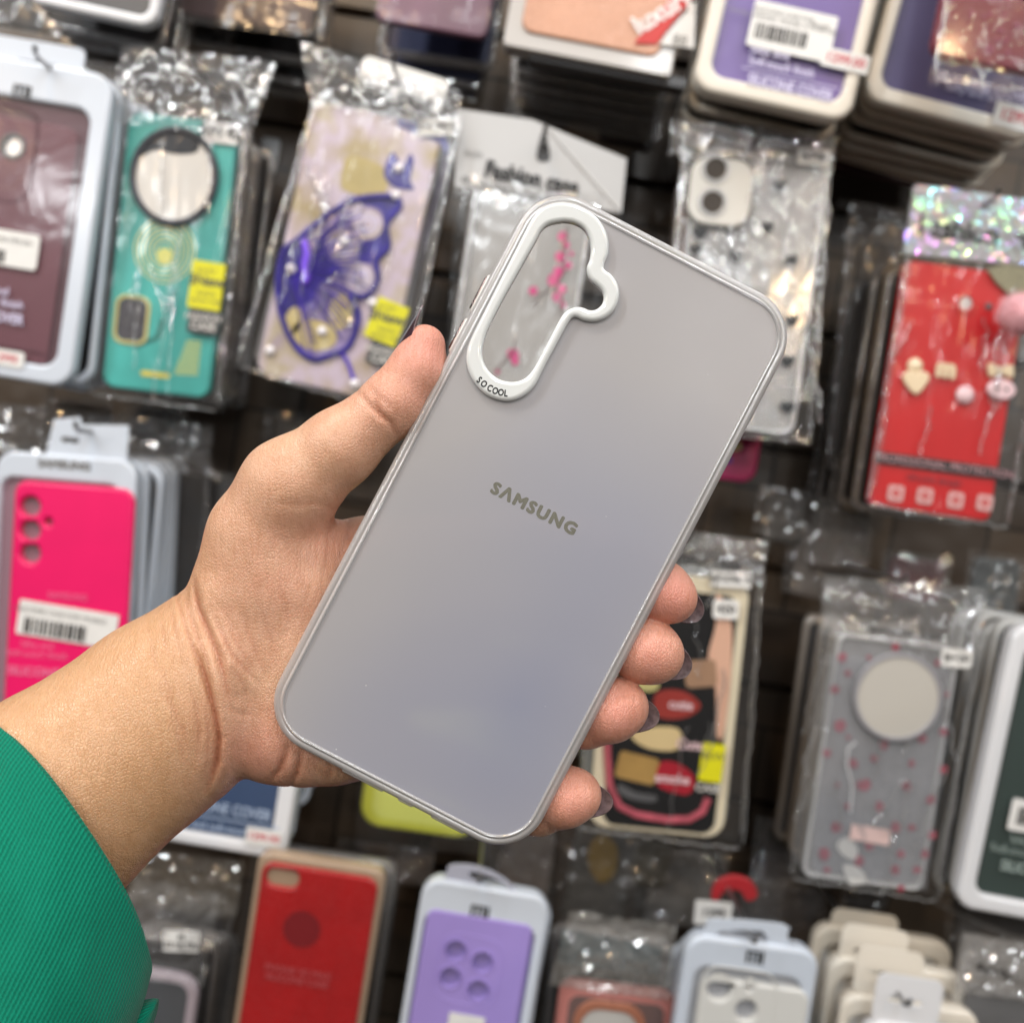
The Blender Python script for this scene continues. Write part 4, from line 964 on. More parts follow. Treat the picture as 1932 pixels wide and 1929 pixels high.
p.plate('small_butterfly', [p.poly(Bz([(835,600),(880,480),(915,520),(945,560),(985,490),(1005,530),(985,640),(1010,690),(940,690),(880,670)]), 3)], -.4, .3, M_vio)
p.plate('gold_patch', [p.poly(Bz([(640,500),(830,560),(850,700),(740,730),(600,690),(600,580)]), 3)], -.6, .2, M_gold)
p.plate('blue_corner', [p.poly(Bz([(930,290),(1180,360),(1190,520),(1160,430),(930,340)]), 2)], -.6, .2, mat('slate_blue_print', (84, 86, 150), .4))
for q in ((920,572),(905,728),(310,1145),(485,1500),(188,1610),(670,1800),(612,990),(770,1340)): p.dome('pearl', *Bz([q])[0], 9.5, M_pearl, .4, None, .8)
sticker(p, *Bz([(1130, 340)])[0], 66, 32, 14, 'S/N 7951', 13, y0=1.6)
yellow_tag(p, *Bz([(855, 1450)])[0], w=62, h=78, y0=2.6, rot=-10)
p.plate('hang_card', [p.rect(756, 152, 168, 66, 14, -4), p.rect(742, 150, 30, 10, 4)], -8, .8, M_paper, None)
streaks(p, [(598, 170), (872, 215), (752, 785), (446, 690)], 10, 7)
streaks(p, [(566, 78), (870, 175), (862, 262), (590, 200)], 8, 8)
M_rim = mat('lavender_edge', (176, 160, 190), .3)
followers(5, 655, 468, 256, 528, 13.0, 0.715, 0.017, mat('greyish_clear_tray', (150, 148, 150), .25, coat=.4), 'pale cased pack hanging behind the butterfly case', 'case pack', 'packs behind the butterfly case', r=24, seed=8, inner=M_rim)
hook(743, 128, 0.685, 'steel hook above the butterfly case')

# ------------------------------------------------------------------ B4 clear case with pink blossom
M_headw = film('milky_header_film', gloss=0.03, haze=0.72, rough=0.3, bump=0.15, bscale=12, hcol=(0.62, 0.61, 0.60))
p = Pack('phone_case_pack', 'clear case with pink blossom twigs in a bag with white pointed header', 'case pack', 985, 520, 8.5, 0.71)
h_ = p.plate('header_card', [p.poly([(862, 205), (1005, 226), (1182, 300), (1172, 402), (1010, 372), (858, 352)])], 0, .3, M_headw)
p.plate('header_fold', [p.poly([(1026, 236), (1182, 300), (1172, 402)])], .9, .3, mat('white_fold', (190, 190, 190), .6), h_)
p.tube('fold_edge', [(1026, 236), (1098, 318), (1172, 402)], .3, M_paper, 1.2, h_)
p.plate('hang_hole', [p.poly([(1022, 252), (1030, 252), (1038, 296), (1030, 305), (1018, 304), (1012, 294)], 3)], .6, .3, M_dark, h_)
p.text('Fashion case', 1003, 338, 31, M_black, 1.4, h_, bold=.06, sx=.82, rot=3)
p.text('Phone case for mobile', 960, 358, 12, M_black, 1.4, h_, sx=1.2, rot=3)
p.text('XUN', 893, 291, 11, M_ink2, 1.4, h_)
cs = p.plate('case', [p.rect(975, 590, 226, 470, 34)], -1, 7, F_case, None, 2, 3)
p.plate('case_rim', [p.rect(975, 590, 228, 472, 36), p.rect(975, 590, 208, 452, 28)], -.5, 8, film('case_rim_plastic', gloss=.15, haze=.55, rough=.12, hcol=(.7, .7, .7)), cs, 1.5)
p.plate('insert_card', [p.rect(978, 592, 205, 445, 22)], -9, .8, mat('warm_grey_card', (198, 193, 183), .6, var=.06))
M_blos = mat('magenta_blossom_print', (206, 60, 128), .5, var=.25, vscale=200); M_twig = mat('brown_twig_print', (110, 84, 80), .6)
tw = p.tube('twig', [(1072, 425), (1062, 470), (1066, 510), (1050, 540), (1020, 555), (1005, 578)], .5, M_twig, .2)
p.tube('twig_branch', [(1050, 540), (1060, 570), (1055, 600)], .4, M_twig, .2, tw); p.tube('twig_branch', [(975, 640), (965, 665), (935, 700)], .6, M_twig, .2)
rs = np.random.RandomState(9)
for (u0, v0, r0) in ((1062,446,10),(1068,462,7),(1058,484,11),(1072,500,8),(1054,512,11),(1044,528,12),(1060,545,9),(1052,560,10),(1006,548,9),(1062,575,6),(968,668,12),(972,682,7),(938,700,5),(1078,478,5),(1090,420,3)):
    for a in range(5):
        th = a * 72 + rs.rand() * 30
        p.plate('blossom', [p.circ(u0 + math.cos(math.radians(th)) * r0 * .5, v0 + math.sin(math.radians(th)) * r0 * .5, r0 * .5, n=10)], -.3 + .1 * a * .3, .1, M_blos)
p.sheet('bag_film', [(858, 352), (1172, 400), (1120, 860), (838, 835)], 1.5, F_bag, 14, 22, .8, 41)
p.sheet('bag_top_film', [(880, 330), (1140, 372), (1120, 420), (870, 385)], 2.0, F_crink, 18, 5, 1.8, 44, True)
sticker(p, 1000, 822, 0.1, .1, 0, '', 0)
followers(5, 975, 590, 222, 468, 8.5, 0.725, 0.016, film('grey_tray_film', gloss=.12, haze=.5, rough=.12, hcol=(.42, .41, .4)), 'clear bagged case hanging behind the pink blossom case', 'case pack', 'packs behind the blossom case', r=30, seed=12, inner=M_grey)
hook(1026, 262, 0.695, 'steel hook through the white pointed header')

# ------------------------------------------------------------------ B5 clear hearts case
p = bag('phone_case_pack', 'clear case with small black hearts and silver lens block in a glossy bag', 'case pack', 1410, 560, 7.0, 0.71,
        [(1290, 236), (1572, 258), (1530, 835), (1250, 812)], [(1268, 226), (1580, 256), (1568, 312), (1262, 290)], F_case, (1408, 552, 246, 505), 24, seed=51, amp_h=2.4, amp_b=1.3, text_uv=None, backcard=mat('silver_grey_card', (188, 190, 192), .35, metal=.1, var=.08, vscale=12), fm=film('glossy_bag_film', gloss=0.07, haze=0.03, rough=0.05, bump=0.8, bscale=55, stretch=(2.2, 1, .8)))
p.plate('case_rim', [p.rect(1408, 552, 250, 510, 26), p.rect(1408, 552, 232, 492, 20)], -.4, 8, film('milky_rim', gloss=.18, haze=.75, rough=.1, hcol=(.78, .78, .78)), None, 1.6)
li = p.plate('lens_block', [p.rect(1358, 364, 116, 122, 34)], 4.0, 3.4, mat('satin_silver', (196, 193, 186), .25, metal=.3), None, .9)
p.plate('lens_block_rim', [p.rect(1358, 364, 124, 130, 37), p.rect(1358, 364, 114, 120, 33)], 3.2, 3, mat('dull_silver_rim', (120, 118, 114), .25, metal=.6), li, .5)
for (u0, v0) in ((1348, 322), (1342, 385)):
    p.plate('lens_ring', [p.circ(u0, v0, 27), p.circ(u0, v0, 20)], 5.0, 1.4, M_metal, li, .4); p.plate('lens', [p.circ(u0, v0, 20)], 4.4, .2, mat('dark_lens', (72, 66, 60), .15, coat=.6), li)
rs = np.random.RandomState(2)
for (u0, v0) in ((1388,484),(1446,430),(1490,492),(1492,605),(1484,682),(1484,768),(1310,470),(1330,560),(1320,440),(1470,352),(1400,600),(1340,700)):
    w_ = 13; p.plate('heart', [p.poly([(u0, v0 + w_), (u0 - w_, v0), (u0 - w_ * .8, v0 - w_ * .7), (u0 - w_ * .3, v0 - w_ * .8), (u0, v0 - w_ * .35), (u0 + w_ * .3, v0 - w_ * .8), (u0 + w_ * .8, v0 - w_ * .7), (u0 + w_, v0)], 2)], 2.4, .3, mat('slate_heart_print', (34, 38, 42), .5))
p.text('Designed\nin style', 1424, 552, 10, M_ink2, .5)
streaks(p, [(1290, 236), (1572, 258), (1530, 835), (1250, 812)], 16, 9, r=.7)
sticker(p, 1533, 298, 60, 30, 3, 'S/M6', 16, y0=3.2)
followers(5, 1408, 552, 250, 510, 7.0, 0.725, 0.017, film('brown_tray_film', gloss=.14, haze=.55, rough=.12, hcol=(.30, .25, .22)), 'bagged case hanging behind the black hearts case', 'case pack', 'packs behind the hearts case', r=24, seed=14, inner=mat('rose_beige_back', (150, 112, 108), .4))
hook(1430, 262, 0.695, 'steel hook above the black hearts case')
# B7 bright pink case corner below
p = Pack('phone_case', 'magenta case corner with tiny gold print below the hearts case', 'phone case', 1385, 800, 8, 0.80)
c_ = p.plate('case_shell', [p.rect(1385, 780, 118, 250, 28)], 0, 9, mat('hot_magenta', (206, 30, 116), .35), None, 2.5)
p.plate('gold_emblem', [p.poly([(1366, 838), (1376, 828), (1384, 838), (1394, 830), (1398, 848), (1370, 850)], 3)], .4, .3, M_brass, c_)
p.plate('violet_emblem', [p.circ(1374, 868, 7)], .4, .3, M_vio2, c_)

# ------------------------------------------------------------------ B6 red case
M_red = mat('red_silicone', (198, 10, 18), .38, var=.05)
p = bag('phone_case_pack', 'bright red case with cream charms under a holographic header bag', 'case pack', 1795, 740, 7.8, 0.70,
        [(1712, 480), (1990, 520), (1900, 995), (1636, 950)], [(1726, 348), (2000, 385), (1985, 505), (1706, 478)], M_red, (1790, 738, 232, 462), 16, seed=61, hm=F_holo, header='Fashion case', text_uv=(1856, 444), tsize=36, tsx=1.0, sub='', amp_h=1.5, amp_b=.6)
streaks(p, [(1712, 480), (1990, 520), (1900, 995), (1636, 950)], 6, 10)
bnd = p.plate('black_band', [p.rect(1782, 879, 262, 22, 2, 0)], .8, .3, M_black); p.text('PROFESSIONAL PROTECTION', 1782, 879, 15, mat('rose_print', (196, 150, 156), .5), 1.2, bnd, sx=.95)
p.text('silicone design', 1762, 905, 13, M_maroon2, .4)
for u0, v0 in ((1690, 930), (1745, 935), (1803, 943), (1858, 948)):
    q_ = p.plate('icon_tile', [p.rect(u0, v0, 30, 30, 6)], .2, .3, mat('blush_tile', (220, 170, 168), .5)); p.plate('icon_mark', [p.circ(u0, v0, 8), p.circ(u0, v0, 4)], .5, .2, M_red, q_)
M_cr = mat('cream_charm', (228, 206, 172), .35, coat=.4); M_bl = mat('blush_charm', (232, 200, 204), .3, coat=.5)
hrt = p.plate('heart_charm', [p.poly([(1726, 745), (1702, 718), (1706, 702), (1722, 700), (1726, 706), (1732, 700), (1748, 704), (1750, 718)], 3)], 3, 3, M_cr, None, 1); p.dome('charm_top', 1726, 690, 15, M_cr, 0, hrt, .5)
p.text('m', 1783, 696, 34, M_cr, 2.2, bold=.1, name='letter_charm')
p.plate('bow_charm', [p.poly([(1862, 684), (1884, 692), (1908, 688), (1908, 714), (1884, 706), (1864, 712)], 2)], 3, 3, M_cr, None, 1)
ov = p.plate('oval_charm', [p.circ(1886, 735, 27, 19)], 3.4, 3, M_bl, None, 1.2); p.dome('charm_eye', 1879, 733, 3.4, M_black, 3.2, ov); p.dome('charm_eye', 1895, 735, 3.4, M_black, 3.2, ov)
p.dome('round_charm', 1820, 745, 18, M_bl, .5, None, .6)
p.plate('lens_rim', [p.circ(1822, 572, 20), p.circ(1822, 572, 13)], .4, 1.2, M_red, None, .4); p.plate('lens', [p.circ(1822, 572, 13)], -.4, .4, mat('pale_lens', (190, 180, 178), .2)); p.dome('flash', 1866, 578, 7, M_grey, -.6, None, .3)
# woven strap and pompom
p.plate('woven_strap', [p.poly([(1860, 508), (1938, 508), (1940, 590), (1905, 560)], 2)], 2.6, 2, mat('grey_green_weave', (140, 136, 112), .8, bump=.8, bscale=900, var=.3, vscale=700))
def fluff(u, v, y, r, label):
    c = hit(u, v, y); o = None; rs = np.random.RandomState(3); V = []; Fc = []
    R_ = r * y / F
    for i in range(900):
        d = Vector(rs.randn(3)).normalized(); q = d.orthogonal().normalized() * R_ * .035; t2 = (d + Vector(rs.randn(3)) * .25).normalized()
        b0 = len(V); V += [d * R_ * .5 - q, d * R_ * .5 + q, t2 * R_ * (1 + .12 * rs.rand())]; Fc.append((b0, b0 + 1, b0 + 2))
    n = 12
    b0 = len(V)
    for i in range(n + 1):
        for j in range(2 * n): a, b = math.pi * i / n, math.pi * j / n; V.append(Vector((math.sin(a) * math.cos(b), math.sin(a) * math.sin(b), math.cos(a))) * R_ * .82)
    for i in range(n):
        for j in range(2 * n): Fc.append((b0 + i * 2 * n + j, b0 + i * 2 * n + (j + 1) % (2 * n), b0 + (i + 1) * 2 * n + (j + 1) % (2 * n), b0 + (i + 1) * 2 * n + j))
    o = mesh('pompom', V, Fc, mat('pale_pink_fluff', (226, 170, 176), .9, sheen=.4), None, True, 180); o.location = c; tag(o, label, 'pompom')
fluff(1926, 592, 0.675, 46, 'fluffy pale pink pompom hanging on the bright red case')
followers(2, 1790, 738, 240, 470, 7.8, 0.735, 0.03, M_beige, 'beige edged pack hanging behind the bright red case', 'case pack', 'beige packs behind the red case', r=20, seed=15, inner=M_dark, jit=2)
followers(5, 1790, 738, 244, 474, 7.8, 0.725, 0.026, M_fsmoke, 'smoky film pack hanging behind the bright red case', 'case pack', 'smoky packs behind the red case', r=20, seed=16, inner=M_dark, jit=2)
hook(1872, 378, 0.685, 'steel hook through the holographic header')
# crumpled bag left of the red stack
p = bag('crinkled_bag', 'dull crumpled bag edge left of the beige stack behind the red case', 'plastic bag', 1640, 500, 8, 0.80, [(1600, 440), (1700, 450), (1640, 900), (1560, 880)], [(1608, 380), (1712, 400), (1700, 470), (1590, 450)], M_dark, (1630, 660, 70, 400), 14, seed=65, fm=F_dark, hm=F_dark, amp_h=2.8)

# ------------------------------------------------------------------ A4 purple cover pack, top
M_pur = mat('purple_card', (112, 90, 158), .38, var=.05)
p = blister('phone_case_pack', 'purple silicone cover pack with barcode sticker and rounded white frame', 'case pack', 1530, -130, 300, 640, 12.5, 0.67, M_cream, M_pur, r=38, border=(28, 40, 26, 32), deep=12, bev=3)
s_ = sticker(p, 1494, 60, 156, 84, 0, '', 0, y0=1.0, r=4, name='barcode_label'); barcode(p, 1470, 68, 92, 28, 0, 1.3, s_); p.text('SILICONE CASE FOR\nMOBILE PHONE  MODEL A 12 64 128', 1478, 36, 9, M_ink2, 1.3, s_); p.text('GRAPE', 1546, 52, 9, M_ink2, 1.3, s_)
sticker(p, 1594, 116, 88, 34, 0, '1299.00', 17, y0=1.3, ink=M_redink)
p.text('Silky and', 1452, 100, 15, M_lilacink, .8, bold=.03); p.text('Soft-touch finish', 1474, 128, 16, M_lilacink, .8, bold=.03, sx=.85)
p.plate('rule', [p.rect(1490, 148, 180, 2, 0)], .8, .1, M_lilacink); p.text('SILICONE COVER', 1490, 167, 19, M_lilacink, .8, bold=.06, sx=.78)
followers(6, 1530, -130, 298, 638, 12.5, 0.68, 0.016, M_cream, 'cream framed pack stacked behind the purple cover pack', 'case pack', 'packs behind the purple cover', r=38, seed=18, inner=M_dark, jit=2, dz=-.002)
# ------------------------------------------------------------------ A6 second purple pack + maroon glitter case
M_pur2 = mat('dusky_purple_card', (84, 76, 118), .4, var=.12)
p = blister('phone_case_pack', 'dusky purple pack at top right partly covered by a dark red glitter case', 'case pack', 1880, -100, 330, 640, 14.5, 0.68, M_cream, M_pur2, r=38, border=(26, 40, 26, 30), deep=12, bev=3)
p.text('Silky and soft-touch finish', 1890, 190, 15, M_lilacink, .8); p.text('SILICONE COVER', 1860, 168, 18, M_lilacink, .8, bold=.05)
sticker(p, 1912, 222, 76, 44, 0, '1299', 20, y0=1.2, ink=M_redink)
followers(6, 1880, -100, 328, 636, 14.5, 0.69, 0.016, M_cream, 'cream framed pack stacked behind the dusky purple pack', 'case pack', 'packs behind the dusky purple pack', r=38, seed=19, inner=M_dark, jit=2, dz=-.002)
p = bag('phone_case_pack', 'dark red glitter case in shiny film at the top right corner', 'case pack', 1900, -80, 11, 0.63, [(1822, -260), (2100, -220), (2030, 185), (1762, 150)], None, mat('wine_red_glitter', (112, 24, 46), .4, flake=.3, coat=.15), (1915, -95, 222, 420), 26, seed=71, fm=film('glossy_bag_film2', gloss=.03, haze=.02, rough=.05, bump=.8, bscale=60), amp_b=1.2)
rs = np.random.RandomState(6)
for i in range(26): p.dome('bubble', 1830 + rs.rand() * 100, 10 + rs.rand() * 110, 2 + 3 * rs.rand(), mat('wine_droplet', (150, 70, 96), .1, coat=1), -.8, None, .6)
# A5 olive yellow sliver
p = Pack('phone_case', 'dim olive yellow case seen edge on between the two purple packs', 'phone case', 1706, 60, 13, 0.80)
p.plate('case_shell', [p.rect(1712, 40, 60, 330, 20)], 0, 8, mat('dark_mustard', (112, 88, 22), .4), None, 2)
# A7 dark red pack with lime ring at back
p = Pack('phone_case', 'dim dark red case with lime oval window deep under the purple packs', 'phone case', 1720, 280, 9, 0.85)
c_ = p.plate('case_shell', [p.rect(1715, 230, 250, 220, 20)], 0, 8, mat('dim_brown_red', (62, 34, 34), .5), None, 2)
p.plate('lime_oval', [p.circ(1745, 225, 96, 62), p.circ(1745, 225, 78, 46)], .8, .6, mat('dim_lime', (96, 104, 14), .5), c_)
p.plate('oval_print', [p.circ(1745, 225, 77, 45)], .3, .3, mat('dim_grey_print', (66, 64, 68), .5), c_)
p.plate('orange_print', [p.circ(1705, 240, 20, 15)], .7, .3, mat('burnt_orange', (150, 74, 30), .5), c_); p.plate('wine_print', [p.circ(1800, 258, 22, 10)], .7, .3, mat('dim_wine', (70, 20, 34), .5), c_)

# ------------------------------------------------------------------ A3 rose gold luxury box
M_rg = mat('rose_gold_glitter', (196, 148, 122), .3, metal=.15, flake=.35, var=.08)
p = Pack('phone_case_pack', 'rose gold glitter case in a white edged box with red corner ribbon', 'case pack', 1150, -120, 11, 0.69)
p.plate('box_body', [p.rect(1150, -110, 318, 430, 10)], -3, 18, mat('translucent_white_box', (190, 184, 178), .25, coat=.5), None, 1)
c_ = p.plate('case', [p.rect(1156, -140, 262, 430, 22)], -1, 4, M_rg, None, 1.5)
rb = p.plate('red_ribbon', [p.poly([(1196, 82), (1286, -30), (1312, -10), (1238, 84)])], .5, .5, mat('red_ribbon', (196, 40, 32), .4)); p.text('luxury', 1250, 22, 34, mat('white_print', (236, 226, 222), .5), .8, rb, rot=-42, bold=.05)
p.plate('white_corner', [p.poly([(1244, 84), (1312, 2), (1310, 92)])], .3, .4, M_paper); p.text('88', 1282, 78, 20, M_ink2, .6)
p.plate('base_strip', [p.rect(1150, 118, 300, 22, 6)], -10, 14, M_grey, None, 1)  # grey strip along the bottom edge of the box
followers(5, 1155, -90, 300, 430, 11, 0.712, 0.017, M_fsmoke, 'dim boxed case hanging behind the rose gold case', 'case pack', 'packs behind the rose gold case', r=14, seed=22, inner=M_dark, dz=-.003)
# ------------------------------------------------------------------ A2 mauve/navy pack, A1, A0
p = Pack('phone_case_pack', 'mauve case over a navy one in cloudy film at top centre', 'case pack', 835, -60, 10, 0.74)
p.plate('case', [p.rect(838, -100, 210, 300, 16)], 0, 8, mat('mauve_case', (120, 86, 104), .35, var=.15), None, 2)
p.sheet('bag_film', [(745, -120), (960, -100), (930, 62), (700, 40)], 1.5, F_bag, 14, 10, 1.2, 81)
followers(3, 838, -90, 222, 320, 10, 0.755, 0.02, M_fsmoke, 'navy backed pack hanging behind the mauve case', 'case pack', 'packs behind the mauve case', r=16, seed=24, inner=mat('navy_back', (58, 62, 92), .4), dz=-.006)
p = Pack('phone_case_pack', 'dark maroon case in dull film cut off by the top edge', 'case pack', 470, -90, 10, 0.76)
p.plate('case', [p.rect(480, -100, 250, 280, 16)], 0, 8, mat('dark_maroon_case', (66, 36, 36), .35, var=.2), None, 2)
p.sheet('bag_film', [(350, -120), (630, -90), (610, 75), (300, 40)], 1.5, F_dark, 16, 10, 1.2, 83)
followers(3, 480, -80, 262, 300, 10, 0.775, 0.02, M_fsmoke, 'dark pack hanging behind the maroon case at the top edge', 'case pack', 'packs behind the dark maroon case', r=16, seed=25, dz=-.006)
p = blister('phone_case_pack', 'white framed pack whose rounded bottom shows at the top left', 'case pack', 205, -180, 250, 400, 12, 0.70, M_white, M_grey, r=30, border=(18, 20, 18, 18))
followers(3, 205, -180, 248, 398, 12, 0.72, 0.02, M_fsmoke, 'dim pack behind the white framed pack at the top left', 'case pack', 'packs behind the top left frame', r=30, seed=26, dz=-.006)
p = Pack('phone_case_pack', 'black case in the very top left corner', 'case pack', 30, -60, 10, 0.76)
p.plate('case', [p.rect(30, -50, 160, 190, 16)], 0, 8, M_black, None, 2); p.sheet('bag_film', [(-60, -120), (130, -90), (115, 72), (-80, 50)], 1.5, F_dark, 12, 10, 1.0, 84)

# ------------------------------------------------------------------ C0 magenta pack
M_mag = mat('hot_pink_silicone', (232, 22, 100), .4, var=.04)
p = blister('phone_case_pack', 'hot pink silicone case with three lens holes in a pale framed pack', 'case pack', 110, 1150, 268, 590, 4.5, 0.69, M_cool, mat('mauve_grey_tray', (150, 116, 130), .35), r=36, border=(12, 50, 30, 30), deep=12)
p.plate('hang_tab', [p.poly([(82, 858), (98, 790), (148, 786), (150, 800), (240, 802), (236, 870)]), p.rect(128, 830, 34, 10, 4)], -3, 1.2, M_cool, None, .3)
p.text('SAMSUNG', 122, 877, 15, M_ink2, .4, bold=.07, sx=1.05)
cs = p.plate('case', [p.rect(128, 1180, 228, 540, 24)] + [p.circ(58, v0, 19) for v0 in (955, 1000, 1043)] + [p.circ(92, 984, 7)], 1.5, 9, M_mag, None, 2.2, 3)
p.plate('lens_card', [p.rect(70, 1000, 90, 130, 4)], -7, .5, M_lens, cs)
p.text('SAMSUNG', 130, 1124, 12, mat('pink_print', (240, 90, 140), .5), 1.9, bold=.05)
s_ = sticker(p, 130, 1176, 190, 66, -5, '', 0, y0=2.6, r=3, name='barcode_label'); barcode(p, 108, 1186, 120, 30, -5, 2.9, s_, 3); p.text('SILICONE CASE FOR MOBILE', 118, 1158, 10, M_ink2, 2.9, s_, rot=5)
p.text('Silky and\nSoft-touch finish', 72, 1224, 13, mat('pink_print2', (238, 120, 160), .5), 1.9); p.text('SILICONE', 66, 1266, 17, mat('pink_print2', (0, 0, 0)), 1.9, bold=.04)
followers(6, 122, 1150, 262, 584, 4.5, 0.703, 0.017, M_cool, 'pale framed pack stacked behind the hot pink case', 'case pack', 'packs behind the hot pink case', r=36, seed=31, inner=M_grey, jit=1.5)
hook(150, 812, 0.675, 'steel hook holding the hot pink case pack')
p = bag('crinkled_bag', 'crumpled dark clear bag behind the hot pink pack', 'plastic bag', 300, 1000, 6, 0.80, [(30, 830), (400, 870), (360, 1300), (10, 1250)], [(0, 760), (402, 802), (396, 880), (0, 850)], M_dark, (330, 1080, 130, 380), 16, seed=91, amp_h=3.0, fm=F_dark, hm=film('dull_crinkle', gloss=.12, haze=.12, rough=.1, hcol=(.5, .5, .5)))
# ------------------------------------------------------------------ C1 navy cover pack under the hand
M_navy = mat('navy_card', (38, 66, 106), .4, var=.05)
p = blister('phone_case_pack', 'navy silicone cover pack with white frame below the wrist', 'case pack', 428, 1400, 290, 420, 9.5, 0.69, M_white, M_navy, r=30, border=(26, 40, 34, 26), deep=12, bev=2.5)
p.text('SILICONE COVER', 424, 1525, 21, mat('pale_blue_print', (164, 180, 204), .5), .8, bold=.04, sx=.80); p.plate('rule', [p.rect(420, 1544, 220, 3, 0)], .8, .1, mat('pale_blue_print', (0, 0, 0)))
p.text('Silky and soft-touch finish', 420, 1561, 14, mat('pale_blue_print', (0, 0, 0)), .8, bold=.03)
sticker(p, 498, 1578, 68, 34, 0, '1299.90', 14, y0=1.5, ink=M_redink)
followers(4, 428, 1400, 285, 415, 9.5, 0.70, 0.022, M_cool, 'pale framed pack stacked behind the navy cover pack', 'case pack', 'packs behind the navy cover', r=30, seed=33, inner=M_grey, dz=.004)
# C2 yellow green case
M_lime = mat('yellow_green_case', (196, 200, 72), .2, coat=.8, var=.1)
p = Pack('phone_case_pack', 'glossy yellow green case peeking out under the held grey case', 'case pack', 810, 1380, 8, 0.74)
c_ = p.plate('case', [p.rect(812, 1370, 226, 420, 40)], 0, 10, M_lime, None, 4, 4); p.plate('case_floor', [p.rect(812, 1370, 180, 380, 26)], .6, .8, mat('pale_lime', (206, 212, 110), .15, coat=.9), c_, .3)
p.sheet('bag_film', [(700, 1150), (960, 1170), (930, 1610), (670, 1590)], 1.5, F_bag, 14, 14, 1.2, 95)
followers(3, 812, 1380, 232, 430, 8, 0.76, 0.02, M_fsmoke, 'dull bagged case behind the yellow green one', 'case pack', 'packs behind the yellow green case', r=30, seed=34)

# ------------------------------------------------------------------ C3 black cosmetics case
M_blk = mat('black_case_print', (6, 5, 7), .55, spec=.2, var=.3)
M_marb = mat('cream_marble_edge', (226, 214, 186), .3, coat=.6)
p = bag('phone_case_pack', 'black case printed with lipsticks and gold tubes inside a cream marbled edge', 'case pack', 1262, 1330, 5.5, 0.70,
        [(1140, 1050), (1440, 1075), (1400, 1600), (1085, 1560)], [(1150, 985), (1450, 1020), (1435, 1100), (1140, 1070)], M_marb, (1262, 1330, 262, 500), 36, seed=101, header='Fashion case', text_uv=(1320, 1058), tsize=24, amp_h=1.8, case_t=10)
ip = p.plate('black_print', [p.rect(1264, 1340, 216, 460, 26)], .0, .6, M_blk)
M_mrim = mat('rose_marble', (176, 84, 96), .3, var=.25, vscale=120)
p.tube('rose_border', [(1142, 1330), (1146, 1420), (1150, 1480), (1168, 1520), (1200, 1536), (1260, 1546), (1300, 1545), (1326, 1530), (1336, 1505)], 3.0, M_mrim, -.4, ip)
p.plate('cream_flow', [p.poly([(1352, 1120), (1378, 1160), (1380, 1260), (1366, 1380), (1352, 1385), (1350, 1300), (1336, 1240), (1350, 1180)], 4)], .3, .3, mat('peach_flow', (222, 176, 150), .35), ip)
p.plate('cream_swirl', [p.poly([(1290, 1110), (1312, 1100), (1306, 1140), (1285, 1168), (1270, 1160)], 3)], .3, .3, M_marb, ip)
p.plate('red_lips', [p.poly([(1236, 1310), (1262, 1300), (1296, 1306), (1322, 1330), (1300, 1350), (1262, 1356), (1236, 1345)], 4)], .4, .4, mat('brick_red_print', (150, 46, 38), .35), ip); p.text('cutie', 1284, 1329, 17, M_bl, .8, ip, bold=.05)
p.plate('cream_tube', [p.poly([(1190, 1388), (1220, 1372), (1280, 1374), (1280, 1412), (1226, 1412)], 3)], .4, .4, mat('sand_print', (214, 190, 140), .35), ip); p.text('Cute', 1302, 1404, 19, M_bl, .8, ip, bold=.05)
g_ = p.plate('gold_tube', [p.rect(1202, 1448, 78, 52, 8, -8)], .4, .6, mat('gold_print', (186, 148, 84), .3, metal=.3, var=.2), ip)
p.plate('lipstick', [p.poly([(1246, 1438), (1280, 1440), (1308, 1462), (1308, 1486), (1290, 1498), (1240, 1480)], 4)], .5, .5, mat('crimson_print', (166, 18, 40), .3), ip); p.text('smoke', 1268, 1468, 18, M_bl, 1.0, ip, bold=.05)
p.plate('grey_scroll', [p.poly([(1170, 1478), (1200, 1494), (1238, 1500), (1232, 1512), (1190, 1506), (1166, 1492)], 3)], .4, .3, M_grey, ip)
p.plate('peach_block', [p.rect(1322, 1270, 60, 52, 10, 10)], .35, .3, mat('tan_block', (160, 124, 96), .5), ip)
p.plate('gold_drop', [p.circ(1222, 1290, 22, 14)], .35, .3, M_brass, ip)
streaks(p, [(1140, 1000), (1440, 1030), (1400, 1600), (1085, 1560)], 7, 12)
sticker(p, 1378, 1092, 76, 30, 2, 'MODEL A', 13, y0=2.4); sticker(p, 1368, 1148, 48, 36, 2, '420', 17, y0=2.8, r=6)
yl = p.plate('yellow_label', [p.rect(1342, 1436, 44, 74, 3, -2)], 2.8, .3, M_yellow); p.text('NEW', 1342, 1424, 15, M_charc, 3, yl); p.text('CASE', 1334, 1484, 15, M_mir, 2.6, bold=.05)
followers(6, 1270, 1330, 268, 505, 5.5, 0.715, 0.017, film('dark_tray_film', gloss=.12, haze=.6, rough=.12, hcol=(.34, .35, .33)), 'dark bagged case hanging behind the black lipstick case', 'case pack', 'packs behind the lipstick case', r=32, seed=41, inner=M_dark)
hook(1300, 1012, 0.685, 'steel hook above the black lipstick case')

